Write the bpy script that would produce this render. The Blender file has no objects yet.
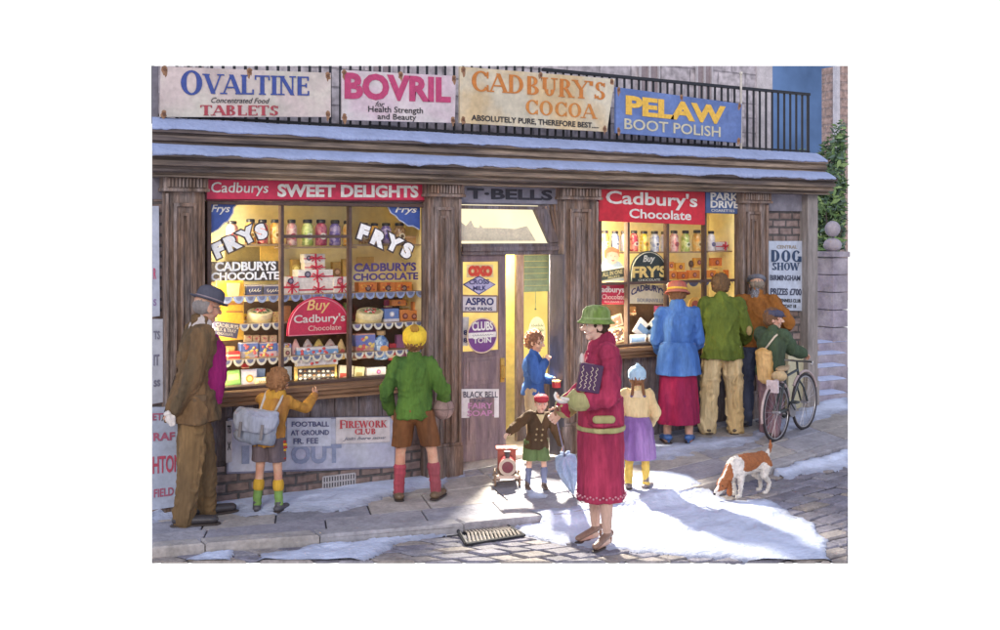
import bpy, bmesh, math, random
from mathutils import Vector, Matrix, noise
random.seed(11)
R = math.radians
S = bpy.context.scene
COL = S.collection
# ------------------------------------------------------------------ camera
F, HY, H = 1100.0, 235.0, 2.2          # focal length in photo pixels, horizon row, eye height
TH = math.atan(0.61); SN, CS = math.sin(TH), math.cos(TH); D = 8.89
cam_d = bpy.data.cameras.new('camera'); cam = bpy.data.objects.new('camera', cam_d); COL.objects.link(cam)
cam.location = (0, -D, H); cam.rotation_euler = (R(90), 0, -TH)
cam_d.sensor_width = 36; cam_d.lens = 36*F/1000; cam_d.shift_y = -0.08; cam_d.clip_start = .05; cam_d.clip_end = 500
S.camera = cam
# ------------------------------------------------------------------ world: pale overcast sky ahead, dusk blue elsewhere
wd = bpy.data.worlds.new('World'); S.world = wd; wd.use_nodes = True
nt = wd.node_tree; nt.nodes.clear()
def N(tree, kind, **kw):
    n = tree.nodes.new(kind)
    for k, v in kw.items(): setattr(n, k, v)
    return n
out = N(nt, 'ShaderNodeOutputWorld'); bg = N(nt, 'ShaderNodeBackground'); tc = N(nt, 'ShaderNodeTexCoord')
sky = N(nt, 'ShaderNodeTexSky', sky_type='NISHITA', sun_disc=False)
sky.sun_elevation = R(24); sky.sun_rotation = R(215)
dot = N(nt, 'ShaderNodeVectorMath', operation='DOT_PRODUCT'); dot.inputs[1].default_value = (SN, CS, 0)
mr = N(nt, 'ShaderNodeMapRange', interpolation_type='SMOOTHSTEP'); mr.inputs[1].default_value = .62; mr.inputs[2].default_value = .80
sc_ = N(nt, 'ShaderNodeVectorMath', operation='SCALE'); sc_.inputs['Scale'].default_value = .055
ad = N(nt, 'ShaderNodeVectorMath', operation='ADD'); ad.inputs[1].default_value = (.37, .385, .49)
mx = N(nt, 'ShaderNodeMix', data_type='RGBA')
L = nt.links.new
L(tc.outputs['Generated'], dot.inputs[0]); L(dot.outputs['Value'], mr.inputs[0]); L(mr.outputs[0], mx.inputs[0])
L(sky.outputs[0], sc_.inputs[0]); L(sc_.outputs[0], ad.inputs[0]); L(ad.outputs[0], mx.inputs[6]); mx.inputs[7].default_value = (.98, .98, .98, 1)
L(mx.outputs[2], bg.inputs[0]); L(bg.outputs[0], out.inputs[0]); bg.inputs[1].default_value = 1.0
# soft low winter sun from the front left
sl = bpy.data.lights.new('sun', 'SUN'); so = bpy.data.objects.new('sun', sl); COL.objects.link(so)
sl.energy = .75; sl.angle = R(16); sl.color = (1, .95, .9)
sdir = Vector((.55, .72, -.42)); so.rotation_euler = sdir.to_track_quat('-Z', 'Y').to_euler()
S.view_settings.view_transform = 'Standard'; S.view_settings.look = 'None'; S.view_settings.exposure = .27; S.view_settings.gamma = 1
S.cycles.max_bounces = 6; S.cycles.transparent_max_bounces = 12
S.cycles.use_denoising = True

def area(name, loc, target, sx, sy, power, color=(1, .83, .5)):
    l = bpy.data.lights.new(name, 'AREA'); o = bpy.data.objects.new(name, l); COL.objects.link(o)
    l.shape = 'RECTANGLE'; l.size = sx; l.size_y = sy; l.energy = power; l.color = color
    o.location = loc; o.rotation_euler = (Vector(target)-Vector(loc)).to_track_quat('-Z', 'Y').to_euler(); return o

# ------------------------------------------------------------------ photo <-> place
def ray(px, py):
    x = (px-500)/F
    return SN + x*CS, CS - x*SN, (HY-py)/F
def W(px, py, Y=0.0):
    dx, dy, dz = ray(px, py); t = (Y+D)/dy
    return Vector((t*dx, Y, H+t*dz))
def gz(X): 
    t = max(0.0, X-4.9)
    return .055*t*min(1, t/.8) if t < .8 else .055*(t-.4)+.0 if False else .055*max(0, t-.0)*min(1, t/.8)
def G(px, py, dz0=0.0):
    z = 0
    for _ in range(12):
        dx, dy, dz = ray(px, py); t = (z-H)/dz; X = t*dx; z = gz(X)+dz0
    return Vector((X, -D+t*dy, z))
def pix(X, Y, z):
    c = X*SN + (Y+D)*CS; r = X*CS - (Y+D)*SN
    return 500+F*r/c, HY-F*(z-H)/c
XL = lambda Y=0: W(152, 235, Y).x
XR = lambda Y=0: W(848, 235, Y).x
ZT = lambda X, Y=0: H + 169*((X*SN+(Y+D)*CS)/F)     # height where the view of the street ends

# ------------------------------------------------------------------ materials
MATS = {}
def mat(name, col, rough=.7, var=.25, scale=6, stretch=(1, 1, 1), bump=.0, bscale=None, attr=False, metal=0, coat=0, fine=.1, hue=None, spec=.5):
    if name in MATS: return MATS[name]
    m = bpy.data.materials.new(name); m.use_nodes = True; t = m.node_tree; l = t.links.new
    b = t.nodes['Principled BSDF']; b.inputs['Roughness'].default_value = rough; b.inputs['Metallic'].default_value = metal
    b.inputs['Coat Weight'].default_value = coat; b.inputs['Specular IOR Level'].default_value = spec
    co = N(t, 'ShaderNodeTexCoord'); mp = N(t, 'ShaderNodeMapping'); mp.inputs['Scale'].default_value = stretch
    l(co.outputs['Object'], mp.inputs[0])
    n1 = N(t, 'ShaderNodeTexNoise'); n1.inputs['Scale'].default_value = scale; n1.inputs['Detail'].default_value = 5; n1.inputs['Roughness'].default_value = .65
    n2 = N(t, 'ShaderNodeTexNoise'); n2.inputs['Scale'].default_value = scale*6; n2.inputs['Detail'].default_value = 4
    l(mp.outputs[0], n1.inputs[0]); l(mp.outputs[0], n2.inputs[0])
    r1 = N(t, 'ShaderNodeMapRange'); r1.inputs[1].default_value = .3; r1.inputs[2].default_value = .7; r1.inputs[3].default_value = 1-var; r1.inputs[4].default_value = 1+var*.7
    r2 = N(t, 'ShaderNodeMapRange'); r2.inputs[1].default_value = .3; r2.inputs[2].default_value = .7; r2.inputs[3].default_value = 1-fine; r2.inputs[4].default_value = 1+fine
    l(n1.outputs[0], r1.inputs[0]); l(n2.outputs[0], r2.inputs[0])
    mu = N(t, 'ShaderNodeMath', operation='MULTIPLY'); l(r1.outputs[0], mu.inputs[0]); l(r2.outputs[0], mu.inputs[1])
    vs = N(t, 'ShaderNodeVectorMath', operation='SCALE')
    if attr:
        a = N(t, 'ShaderNodeAttribute', attribute_name='tint'); l(a.outputs['Color'], vs.inputs[0])
    elif hue:
        h = N(t, 'ShaderNodeMix', data_type='RGBA'); n3 = N(t, 'ShaderNodeTexNoise'); n3.inputs['Scale'].default_value = scale*.6; n3.inputs['Detail'].default_value = 3
        rr = N(t, 'ShaderNodeMapRange'); rr.inputs[1].default_value = .42; rr.inputs[2].default_value = .6
        l(mp.outputs[0], n3.inputs[0]); l(n3.outputs[0], rr.inputs[0]); l(rr.outputs[0], h.inputs[0])
        h.inputs[6].default_value = (*col, 1); h.inputs[7].default_value = (*hue, 1); l(h.outputs[2], vs.inputs[0])
    else:
        vs.inputs[0].default_value = col
    l(mu.outputs[0], vs.inputs['Scale']); l(vs.outputs[0], b.inputs['Base Color'])
    if bump:
        bp = N(t, 'ShaderNodeBump'); bp.inputs['Strength'].default_value = bump; bp.inputs['Distance'].default_value = .02
        nb = N(t, 'ShaderNodeTexNoise'); nb.inputs['Scale'].default_value = bscale or scale*4; nb.inputs['Detail'].default_value = 5
        l(mp.outputs[0], nb.inputs[0]); l(nb.outputs[0], bp.inputs['Height']); l(bp.outputs[0], b.inputs['Normal'])
    MATS[name] = m; return m
def brickmat(name, c1, c2, mortar, bw=.22, bh=.075, ms=.012, flip=True):
    m = bpy.data.materials.new(name); m.use_nodes = True; t = m.node_tree; l = t.links.new; b = t.nodes['Principled BSDF']; b.inputs['Roughness'].default_value = .9
    co = N(t, 'ShaderNodeTexCoord'); sp = N(t, 'ShaderNodeSeparateXYZ'); cb = N(t, 'ShaderNodeCombineXYZ'); l(co.outputs['Object'], sp.inputs[0])
    ad_ = N(t, 'ShaderNodeMath', operation='ADD'); l(sp.outputs[0], ad_.inputs[0]); l(sp.outputs[1], ad_.inputs[1])
    l(ad_.outputs[0], cb.inputs[0]); l(sp.outputs[2], cb.inputs[1])
    nz = N(t, 'ShaderNodeTexNoise'); nz.inputs['Scale'].default_value = 9; nz.inputs['Detail'].default_value = 3
    l(co.outputs['Object'], nz.inputs[0])
    wob = N(t, 'ShaderNodeVectorMath', operation='MULTIPLY_ADD'); wob.inputs[1].default_value = (.02, .02, 0); l(nz.outputs['Color'], wob.inputs[0]); l(cb.outputs[0], wob.inputs[2])
    br = N(t, 'ShaderNodeTexBrick'); l(wob.outputs[0], br.inputs[0])
    br.inputs['Color1'].default_value = (*c1, 1); br.inputs['Color2'].default_value = (*c2, 1); br.inputs['Mortar'].default_value = (*mortar, 1)
    br.inputs['Scale'].default_value = 1; br.inputs['Mortar Size'].default_value = ms; br.inputs['Brick Width'].default_value = bw; br.inputs['Row Height'].default_value = bh; br.inputs['Mortar Smooth'].default_value = .4
    n2 = N(t, 'ShaderNodeTexNoise'); n2.inputs['Scale'].default_value = 14; n2.inputs['Detail'].default_value = 6; l(co.outputs['Object'], n2.inputs[0])
    r = N(t, 'ShaderNodeMapRange'); r.inputs[1].default_value = .3; r.inputs[2].default_value = .7; r.inputs[3].default_value = .6; r.inputs[4].default_value = 1.3; l(n2.outputs[0], r.inputs[0])
    vs = N(t, 'ShaderNodeVectorMath', operation='SCALE'); l(br.outputs[0], vs.inputs[0]); l(r.outputs[0], vs.inputs['Scale']); l(vs.outputs[0], b.inputs['Base Color'])
    bp = N(t, 'ShaderNodeBump', invert=True); bp.inputs['Strength'].default_value = .8; bp.inputs['Distance'].default_value = .012
    l(br.outputs['Fac'], bp.inputs['Height']); l(bp.outputs[0], b.inputs['Normal']); MATS[name] = m; return m
def glassmat(name, gloss=.06):
    m = bpy.data.materials.new(name); m.use_nodes = True; t = m.node_tree; t.nodes.clear(); l = t.links.new
    o = N(t, 'ShaderNodeOutputMaterial'); mxs = N(t, 'ShaderNodeMixShader'); tr = N(t, 'ShaderNodeBsdfTransparent'); gl = N(t, 'ShaderNodeBsdfGlossy')
    gl.inputs['Roughness'].default_value = .02; fr = N(t, 'ShaderNodeFresnel'); fr.inputs[0].default_value = 1.25
    l(fr.outputs[0], mxs.inputs[0]); l(tr.outputs[0], mxs.inputs[1]); l(gl.outputs[0], mxs.inputs[2]); l(mxs.outputs[0], o.inputs[0]); return m
def emat(name, col, st, var=0, scale=2):
    m = bpy.data.materials.new(name); m.use_nodes = True; t = m.node_tree; t.nodes.clear(); l = t.links.new
    o = N(t, 'ShaderNodeOutputMaterial'); e = N(t, 'ShaderNodeEmission'); e.inputs[1].default_value = st; e.inputs[0].default_value = (*col, 1)
    if var:
        co = N(t, 'ShaderNodeTexCoord'); n = N(t, 'ShaderNodeTexNoise'); n.inputs['Scale'].default_value = scale; n.inputs['Detail'].default_value = 5; l(co.outputs['Object'], n.inputs[0])
        r = N(t, 'ShaderNodeMapRange'); r.inputs[1].default_value = .3; r.inputs[2].default_value = .7; r.inputs[3].default_value = 1-var; r.inputs[4].default_value = 1+var
        vs = N(t, 'ShaderNodeVectorMath', operation='SCALE'); vs.inputs[0].default_value = col; l(n.outputs[0], r.inputs[0]); l(r.outputs[0], vs.inputs['Scale']); l(vs.outputs[0], e.inputs[0])
    l(e.outputs[0], o.inputs[0]); return m
_c = {}
def paint(c, rough=.55, var=.18, scale=9, bump=0.0, **k):
    key = ('paint', tuple(c), rough, var, scale, bump, tuple(sorted(k.items())))
    if key not in _c: _c[key] = mat('paint_%d' % len(_c), c, rough, var, scale, bump=bump, **k)
    return _c[key]
def cloth(c, hue=None, var=.35, scale=14):
    key = ('cloth', tuple(c), hue, var, scale)
    if key not in _c: _c[key] = mat('cloth_%d' % len(_c), c, .88, var*.8, scale*.8, (1, 1, .22), .22, 40, hue=hue, spec=.2, fine=.10)
    return _c[key]

# ------------------------------------------------------------------ mesh building
class MB:
    def __init__(s): s.v = []; s.f = []; s.c = []
    def add(s, vs, fs, col=None):
        n = len(s.v); s.v += [tuple(p) for p in vs]; s.f += [tuple(i+n for i in f) for f in fs]; s.c += [col]*len(fs); return s
    def box(s, x0, x1, y0, y1, z0, z1, col=None):
        return s.add([(x0,y0,z0),(x1,y0,z0),(x1,y1,z0),(x0,y1,z0),(x0,y0,z1),(x1,y0,z1),(x1,y1,z1),(x0,y1,z1)],
                     [(0,3,2,1),(4,5,6,7),(0,1,5,4),(1,2,6,5),(2,3,7,6),(3,0,4,7)], col)
    def prism(s, poly, d, col=None):          # poly: 3-D outline, d: extrusion vector
        n = len(poly); d = Vector(d); a = [Vector(p) for p in poly]
        return s.add(a+[p+d for p in a], [tuple(range(n))[::-1], tuple(range(n, 2*n))]+[(i, (i+1) % n, n+(i+1) % n, n+i) for i in range(n)], col)
    def tube(s, pts, r, n=8, col=None, closed=False):
        pts = [Vector(p) for p in pts]; m = len(pts); rr = r if isinstance(r, (list, tuple)) else [r]*m; vs = []
        up = Vector((0, 0, 1)); prev = None
        for i, p in enumerate(pts):
            if closed: t = (pts[(i+1) % m]-pts[i-1])
            else: t = (pts[min(i+1, m-1)]-pts[max(i-1, 0)])
            t.normalize()
            a = prev if prev is not None else (up if abs(t.z) < .9 else Vector((1, 0, 0)))
            u = a - t*a.dot(t)
            if u.length < 1e-4: u = t.orthogonal()
            u.normalize(); prev = u; w = t.cross(u)
            vs += [p+(u*math.cos(6.28318*k/n)+w*math.sin(6.28318*k/n))*rr[i] for k in range(n)]
        fs = []
        for i in range(m if closed else m-1):
            j = (i+1) % m
            fs += [(i*n+k, i*n+(k+1) % n, j*n+(k+1) % n, j*n+k) for k in range(n)]
        if not closed: fs += [tuple(range(n))[::-1], tuple((m-1)*n+k for k in range(n))]
        return s.add(vs, fs, col)
    def lathe(s, prof, c=(0, 0, 0), n=24, axis='z', col=None, sx=1, sy=1):   # prof [(r,z)]
        vs = []; c = Vector(c)
        for r, z in prof:
            for k in range(n):
                a = 6.28318*k/n; x, y = r*math.cos(a)*sx, r*math.sin(a)*sy
                vs.append(c+Vector((x, y, z) if axis == 'z' else (x, z, y) if axis == 'y' else (z, x, y)))
        m = len(prof); fs = [(i*n+k, i*n+(k+1) % n, (i+1)*n+(k+1) % n, (i+1)*n+k) for i in range(m-1) for k in range(n)]
        fs += [tuple(range(n))[::-1], tuple((m-1)*n+k for k in range(n))]
        return s.add(vs, fs, col)
    def ell(s, c, r, n=14, m=9, rot=None, col=None):
        vs = []; c = Vector(c); r = (r, r, r) if isinstance(r, (int, float)) else r
        for i in range(m+1):
            t = math.pi*min(max(i/m, .02), .98)
            for k in range(n):
                a = 6.28318*k/n; p = Vector((r[0]*math.sin(t)*math.cos(a), r[1]*math.sin(t)*math.sin(a), -r[2]*math.cos(t)))
                vs.append(c+(rot @ p if rot else p))
        fs = [(i*n+k, i*n+(k+1) % n, (i+1)*n+(k+1) % n, (i+1)*n+k) for i in range(m) for k in range(n)]
        fs += [tuple(range(n))[::-1], tuple(m*n+k for k in range(n))]
        return s.add(vs, fs, col)
    def cap(s, p, q, r1, r2, fl=1.0, ax=(0, 1, 0), n=12):     # tapered capsule; flattened by fl along ax
        p, q = Vector(p), Vector(q); t = (q-p); Lg = max(t.length, 1e-5); t = t/Lg; ax = Vector(ax); w = ax - t*ax.dot(t)
        if w.length < 1e-3: w = t.orthogonal()
        w.normalize(); u = t.cross(w); vs = []; rings = []
        for a in (-85, -55, -25, 0): rings.append((-r1*math.sin(R(-a)), r1*math.cos(R(a))))
        rings += [(Lg*.5, (r1+r2)/2)]
        for a in (0, 25, 55, 85): rings.append((Lg+r2*math.sin(R(a)), r2*math.cos(R(a))))
        for d, r in rings:
            for k in range(n):
                an = 6.28318*k/n; vs.append(p+t*d+u*math.cos(an)*r+w*math.sin(an)*r*fl)
        m = len(rings); fs = [(i*n+k, i*n+(k+1) % n, (i+1)*n+(k+1) % n, (i+1)*n+k) for i in range(m-1) for k in range(n)]
        fs += [tuple(range(n))[::-1], tuple((m-1)*n+k for k in range(n))]
        return s.add(vs, fs)
    def loft(s, rings, n=40, col=None, folds=0, amp=0, ph=0, amp0=0):     # rings: (cx,cy,cz,rx,ry)
        vs = []; m = len(rings)
        for i, (cx, cy, cz, rx, ry) in enumerate(rings):
            a_ = amp0+(amp-amp0)*i/(m-1)
            for k in range(n):
                a = 6.28318*k/n; q = 1+a_*(math.cos(folds*a+ph)+.5*math.cos((folds*2+1)*a+ph*2+cz*3))
                vs.append((cx+rx*q*math.cos(a), cy+ry*q*math.sin(a), cz))
        fs = [(i*n+k, i*n+(k+1) % n, (i+1)*n+(k+1) % n, (i+1)*n+k) for i in range(m-1) for k in range(n)]
        fs += [tuple(range(n))[::-1], tuple((m-1)*n+k for k in range(n))]
        return s.add(vs, fs, col)
    def xf(s, M): s.v = [tuple(M @ Vector(p)) for p in s.v]; return s
    def build(s, name, m, parent=None, smooth=False, bevel=0, kind=None, fixn=True):
        me = bpy.data.meshes.new(name); me.from_pydata(s.v, [], s.f); me.materials.append(m)
        if any(c is not None for c in s.c):
            at = me.color_attributes.new('tint', 'FLOAT_COLOR', 'CORNER'); i = 0
            for p, c in zip(me.polygons, s.c):
                for _ in p.loop_indices: at.data[i].color = (*(c or (.5, .5, .5)), 1); i += 1
        if fixn:
            b = bmesh.new(); b.from_mesh(me); bmesh.ops.recalc_face_normals(b, faces=b.faces); b.to_mesh(me); b.free()
        if smooth:
            for p in me.polygons: p.use_smooth = True
        me.update(); o = bpy.data.objects.new(name, me); COL.objects.link(o)
        if parent is not None:
            o.parent = parent; o.matrix_parent_inverse = Matrix.Translation(-parent.location) if not parent.get('_loc') else Matrix.Identity(4)
        if kind: o['kind'] = kind
        if bevel:
            bv = o.modifiers.new('bevel', 'BEVEL'); bv.width = bevel; bv.segments = 2; bv.limit_method = 'ANGLE'; bv.angle_limit = R(40)
        return o
LABELS = {}
def tag(o, label, cat, group=None):
    n = len(label.split()); assert 4 <= n <= 16, (n, label)
    if label in LABELS: print('DUP LABEL', label)
    LABELS[label] = 1; o['label'] = label; o['category'] = cat
    if group: o['group'] = group
    return o
def empty(name, loc, label=None, cat=None, group=None, rz=0, local=False):
    o = bpy.data.objects.new(name, None); COL.objects.link(o); o.location = loc; o.rotation_euler = (0, 0, rz); o.empty_display_size = .1
    if local: o['_loc'] = 1
    if label: tag(o, label, cat, group)
    return o

# ------------------------------------------------------------------ lettering
def font_mesh(text, bold=0.0, shear=0.0, spacing=1.0):
    c = bpy.data.curves.new('t', 'FONT'); c.body = text; c.size = 1; c.offset = bold; c.shear = shear; c.space_character = spacing; c.resolution_u = 3; c.extrude = 0.0
    o = bpy.data.objects.new('t', c); COL.objects.link(o); dg = bpy.context.evaluated_depsgraph_get(); me = bpy.data.meshes.new_from_object(o.evaluated_get(dg))
    vs = [Vector((v.co.x, v.co.y)) for v in me.vertices]; fs = [tuple(p.vertices) for p in me.polygons]
    bpy.data.objects.remove(o); bpy.data.curves.remove(c); bpy.data.meshes.remove(me); return vs, fs
def E(a0, a1, cx, cy, rx, ry): return ('a', cx, cy, rx, ry, a0, a1)
def l_(x0, y0, x1, y1, t=1): return ('l', x0, y0, x1, y1, t)
GL = {
 'A': (.86, [l_(.06,0,.43,1,0), l_(.43,1,.8,0), l_(.2,.34,.66,.34,0)], [(.06,0),(.8,0)]),
 'B': (.78, [l_(.2,0,.2,1), E(-90,90,.36,.75,.26,.25), E(-90,90,.36,.25,.32,.25), l_(.1,1,.38,1,0), l_(.2,.5,.38,.5,0), l_(.1,0,.38,0,0)], []),
 'C': (.84, [E(42,318,.48,.5,.4,.5), l_(.77,.66,.77,.98,0), l_(.77,.02,.77,.34,0)], []),
 'D': (.9, [l_(.2,0,.2,1), E(-90,90,.36,.5,.44,.5), l_(.1,1,.38,1,0), l_(.1,0,.38,0,0)], []),
 'E': (.72, [l_(.2,0,.2,1), l_(.1,1,.64,1,0), l_(.1,0,.66,0,0), l_(.2,.52,.54,.52,0), l_(.64,1,.64,.78,0), l_(.66,0,.66,.24,0), l_(.54,.42,.54,.64,0)], []),
 'F': (.68, [l_(.2,0,.2,1), l_(.1,1,.64,1,0), l_(.2,.52,.54,.52,0), l_(.64,1,.64,.78,0), l_(.54,.42,.54,.64,0)], [(.2,0)]),
 'G': (.9, [E(42,318,.48,.5,.4,.5), l_(.8,.0,.8,.44), l_(.6,.44,.92,.44,0)], []),
 'H': (.9, [l_(.2,0,.2,1), l_(.72,0,.72,1), l_(.2,.5,.72,.5,0)], [(.2,0),(.2,1),(.72,0),(.72,1)]),
 'I': (.4, [l_(.2,0,.2,1)], [(.2,0),(.2,1)]),
 'K': (.86, [l_(.2,0,.2,1), l_(.28,.45,.7,1,0), l_(.38,.56,.74,0)], [(.2,0),(.2,1),(.7,1),(.74,0)]),
 'L': (.7, [l_(.2,0,.2,1), l_(.1,0,.64,0,0), l_(.64,0,.64,.26,0)], [(.2,1)]),
 'M': (1., [l_(.14,0,.18,1,0), l_(.18,1,.5,.08), l_(.5,.08,.82,1,0), l_(.84,0,.82,1)], [(.14,0),(.84,0)]),
 'N': (.9, [l_(.16,0,.16,1,0), l_(.16,1,.74,0), l_(.74,0,.74,1,0)], [(.16,0),(.16,1),(.74,1)]),
 'O': (.96, [E(0,360,.48,.5,.4,.5)], []),
 'P': (.74, [l_(.2,0,.2,1), E(-90,90,.36,.73,.3,.27), l_(.1,1,.38,1,0), l_(.2,.46,.38,.46,0)], [(.2,0)]),
 'R': (.82, [l_(.2,0,.2,1), E(-90,90,.36,.74,.28,.26), l_(.1,1,.38,1,0), l_(.2,.48,.38,.48,0), l_(.42,.48,.7,0)], [(.2,0),(.7,0)]),
 'S': (.68, [E(20,270,.34,.74,.24,.26), E(-160,90,.34,.25,.27,.25), l_(.57,.72,.57,.96,0), l_(.08,.04,.08,.28,0)], []),
 'T': (.8, [l_(.4,0,.4,1), l_(.06,1,.74,1,0), l_(.06,1,.06,.76,0), l_(.74,1,.74,.76,0)], [(.4,0)]),
 'U': (.88, [l_(.2,.36,.2,1), E(180,360,.45,.36,.25,.36), l_(.7,.36,.7,1,0)], [(.2,1),(.7,1)]),
 'V': (.86, [l_(.08,1,.43,0), l_(.43,0,.78,1,0)], [(.08,1),(.78,1)]),
 'W': (1.2, [l_(.08,1,.36,0), l_(.36,0,.6,1,0), l_(.6,1,.86,0), l_(.86,0,1.12,1,0)], [(.08,1),(1.12,1)]),
 'X': (.84, [l_(.1,1,.74,0), l_(.1,0,.74,1,0)], [(.1,1),(.74,1),(.1,0),(.74,0)]),
 'Y': (.82, [l_(.08,1,.41,.48), l_(.41,.48,.74,1,0), l_(.41,0,.41,.48)], [(.08,1),(.74,1),(.41,0)]),
 "'": (.26, [l_(.13,.75,.13,1)], []), ' ': (.4, [], []), '.': (.3, [l_(.14,0,.14,.14)], []), '-': (.5, [l_(.1,.45,.4,.45,0)], []),
}
def serif_mesh(text, T=.17, t=.075, big_first=1.0):
    vs, fs = [], []; x = 0; lay = 0
    def quad(pts):
        n = len(vs); vs.extend(pts); fs.append((n, n+1, n+2, n+3))
    for ci, ch in enumerate(text):
        w, strokes, ser = GL.get(ch, GL['O']); k = big_first if ci == 0 else 1.0; ox = x; oy = -(k-1)*.35 if k > 1 else 0; lay = 0
        P = lambda a, b: Vector((ox+a*k, oy+b*k, lay*.0004))
        for s_ in strokes:
            lay += 1
            if s_[0] == 'l':
                _, x0, y0, x1, y1, th = s_; h = (T if th else t)/2
                if abs(x1-x0) > 3*abs(y1-y0):
                    yy0 = min(max(y0, h), 1-h); quad([P(x0, yy0-h), P(x1, yy0-h), P(x1, yy0+h), P(x0, yy0+h)])
                else: quad([P(x0-h, y0), P(x0+h, y0), P(x1+h, y1), P(x1-h, y1)])
            else:
                _, cx, cy, rx, ry, a0, a1 = s_; n = max(6, int(abs(a1-a0)/15))
                for i in range(n):
                    q = []
                    for j in (i, i+1):
                        a = R(a0+(a1-a0)*j/n); th = t+(T-t)*abs(math.cos(a))**1.3; c_, s2 = math.cos(a), math.sin(a)
                        q.append((P(cx+(rx-th)*c_, cy+(ry-th)*s2 if ry > th else cy), P(cx+rx*c_, cy+ry*s2)))
                    quad([q[0][0], q[0][1], q[1][1], q[1][0]])
        for sx, sy in ser:
            lay += 1; yy = t*.4 if sy < .5 else 1-t*.4; quad([P(sx-.17, yy-t*.45), P(sx+.17, yy-t*.45), P(sx+.17, yy+t*.45), P(sx-.17, yy+t*.45)])
        x += w*k
    return vs, fs
def bb2(vs): return min(v[0] for v in vs), max(v[0] for v in vs), min(v[1] for v in vs), max(v[1] for v in vs)
def squiggle(x0, x1, zc, h, Y, m, parent, name='scribbled_lettering', n=7, seed=0):
    rnd = random.Random(int(seed*100+x0*1000)); pts = []
    for i in range(n*4+1):
        u = i/(n*4); pts.append((x0+(x1-x0)*u+h*.25*math.sin(i*1.57+.8), Y, zc+h*.5*math.sin(i*1.5708)*rnd.uniform(.5, 1.1)))
    mb = MB(); mb.tube(pts, h*.10, 5); return mb.build(name, m, parent)
def text(s, x0, x1, z0, z1, Y, m, name='lettering', parent=None, bold=.02, shear=0, serif=False, arc=0.0, tilt=0.0, thick=.003, big=1.0, skew=0.0):
    vs, fs = serif_mesh(s, big_first=big, T=.17+bold) if serif else font_mesh(s, bold, shear)
    if not vs: return None
    a, b, c, d = bb2(vs); P = []
    for v in vs:
        u, w = (v[0]-a)/(b-a), (v[1]-c)/(d-c) if d > c else .5
        x = x0+(x1-x0)*u; z = z0+(z1-z0)*w
        z += arc*(1-(2*u-1)**2) + tilt*(u-.5)
        e = v[2] if len(v) > 2 else 0
        P.append((x, Y-e-thick, z))
    n = len(P); mb = MB(); mb.add(P, fs)
    o = mb.build(name, m, parent, fixn=False)
    so_ = o.modifiers.new('solid', 'SOLIDIFY'); so_.thickness = thick*.9; so_.offset = 0
    return o
def ptext(s, px0, py0, px1, py1, Y, m, **k):       # corners in photo pixels: left-top, right-bottom(at the left edge)
    a = W(px0, py1, Y); b = W(px0, py0, Y); c = W(px1, py1, Y)
    return text(s, a.x, c.x, a.z, b.z, Y, m, **k)
# ================================================================== SETTING
WOOD = mat('old_brown_wood', (.205, .130, .092), .7, .7, 3, (6, 6, .7), .5, 12, hue=(.26, .205, .185), fine=.35)
WOODD = mat('dark_wood', (.14, .105, .10), .7, .45, 3, (5, 5, .8), .4, 12, hue=(.17, .15, .175), fine=.3)
WOODH = mat('long_grain_wood', (.125, .098, .09), .7, .7, 2.5, (.5, 3, 8), .5, 14, hue=(.30, .225, .165), fine=.25)
WOODS = mat('sill_wood', (.30, .17, .09), .6, .4, 3, (.5, 4, 8), .4, 14, hue=(.2, .11, .06), fine=.2)
GREYP = mat('grey_lilac_paint', (.26, .25, .30), .7, .3, 4, (1, 1, 1), .3, hue=(.19, .18, .22))
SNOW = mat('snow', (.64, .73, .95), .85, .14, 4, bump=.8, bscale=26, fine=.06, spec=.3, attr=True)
BRICK = brickmat('brick', (.20, .14, .12), (.30, .23, .22), (.10, .09, .09), .2, .085, .014)
STONEW = brickmat('upper_stone', (.50, .46, .50), (.62, .57, .60), (.36, .33, .36), .42, .17, .01)
IRON = mat('black_iron', (.02, .022, .03), .5, .3, 20)
GLASS = glassmat('window_glass')

def Xp(px, Y=0.0): return W(px, HY, Y).x
def Zp(px, py, Y=0.0): return W(px, py, Y).z

shop = empty('sweet_shop', (Xp(460), 0, 0), 'old brown timber sweet shop front with two glowing display windows', 'shop')
XLw, XRw = Xp(152), Xp(834, -.3)
xa, xb = Xp(206), Xp(428)         # left window
xc, xd = Xp(597), Xp(741)         # right window
xe, xf = Xp(460.5), Xp(560)       # door bay
ZW = 2.48; ZTOP = 3.10
# masonry
mb = MB()
mb.prism([(XLw,0,-.1),(xa-.02,0,-.1),(xa-.02,.22,-.1),(Xp(152,.22),.22,-.1)], (0,0,2.583))
mb.build('brick_wall', BRICK, shop); mb = MB()
mb.box(xa-.02, xb+.02, .0, .22, -.1, .30)
mb.build('brick_wall', BRICK, shop); mb = MB()
mb.box(xd+.0, Xp(810), .0, .22, -.1, 2.483)
mb.build('brick_wall', BRICK, shop)
# boarded stall risers under the windows
mb = MB(); zr = .79
mb.box(xa-.02, xb+.02, .03, .2, .30, zr)
n = 9
for i in range(n):
    a = xa+(xb-xa)*i/n; mb.box(a+.004, a+(xb-xa)/n-.004, .012, .03, .34, zr)
mb.build('stall_riser', WOODD, shop, bevel=.003)
mb = MB(); mb.box(xc-.02, xd+.02, .03, .2, -.1, .95); n = 17
for i in range(n):
    a = xc+(xd-xc)*i/n; mb.box(a+.004, a+(xd-xc)/n-.004, .008, .03, -.05, .95)
mb.build('stall_riser', WOODD, shop, bevel=.003)
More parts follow.
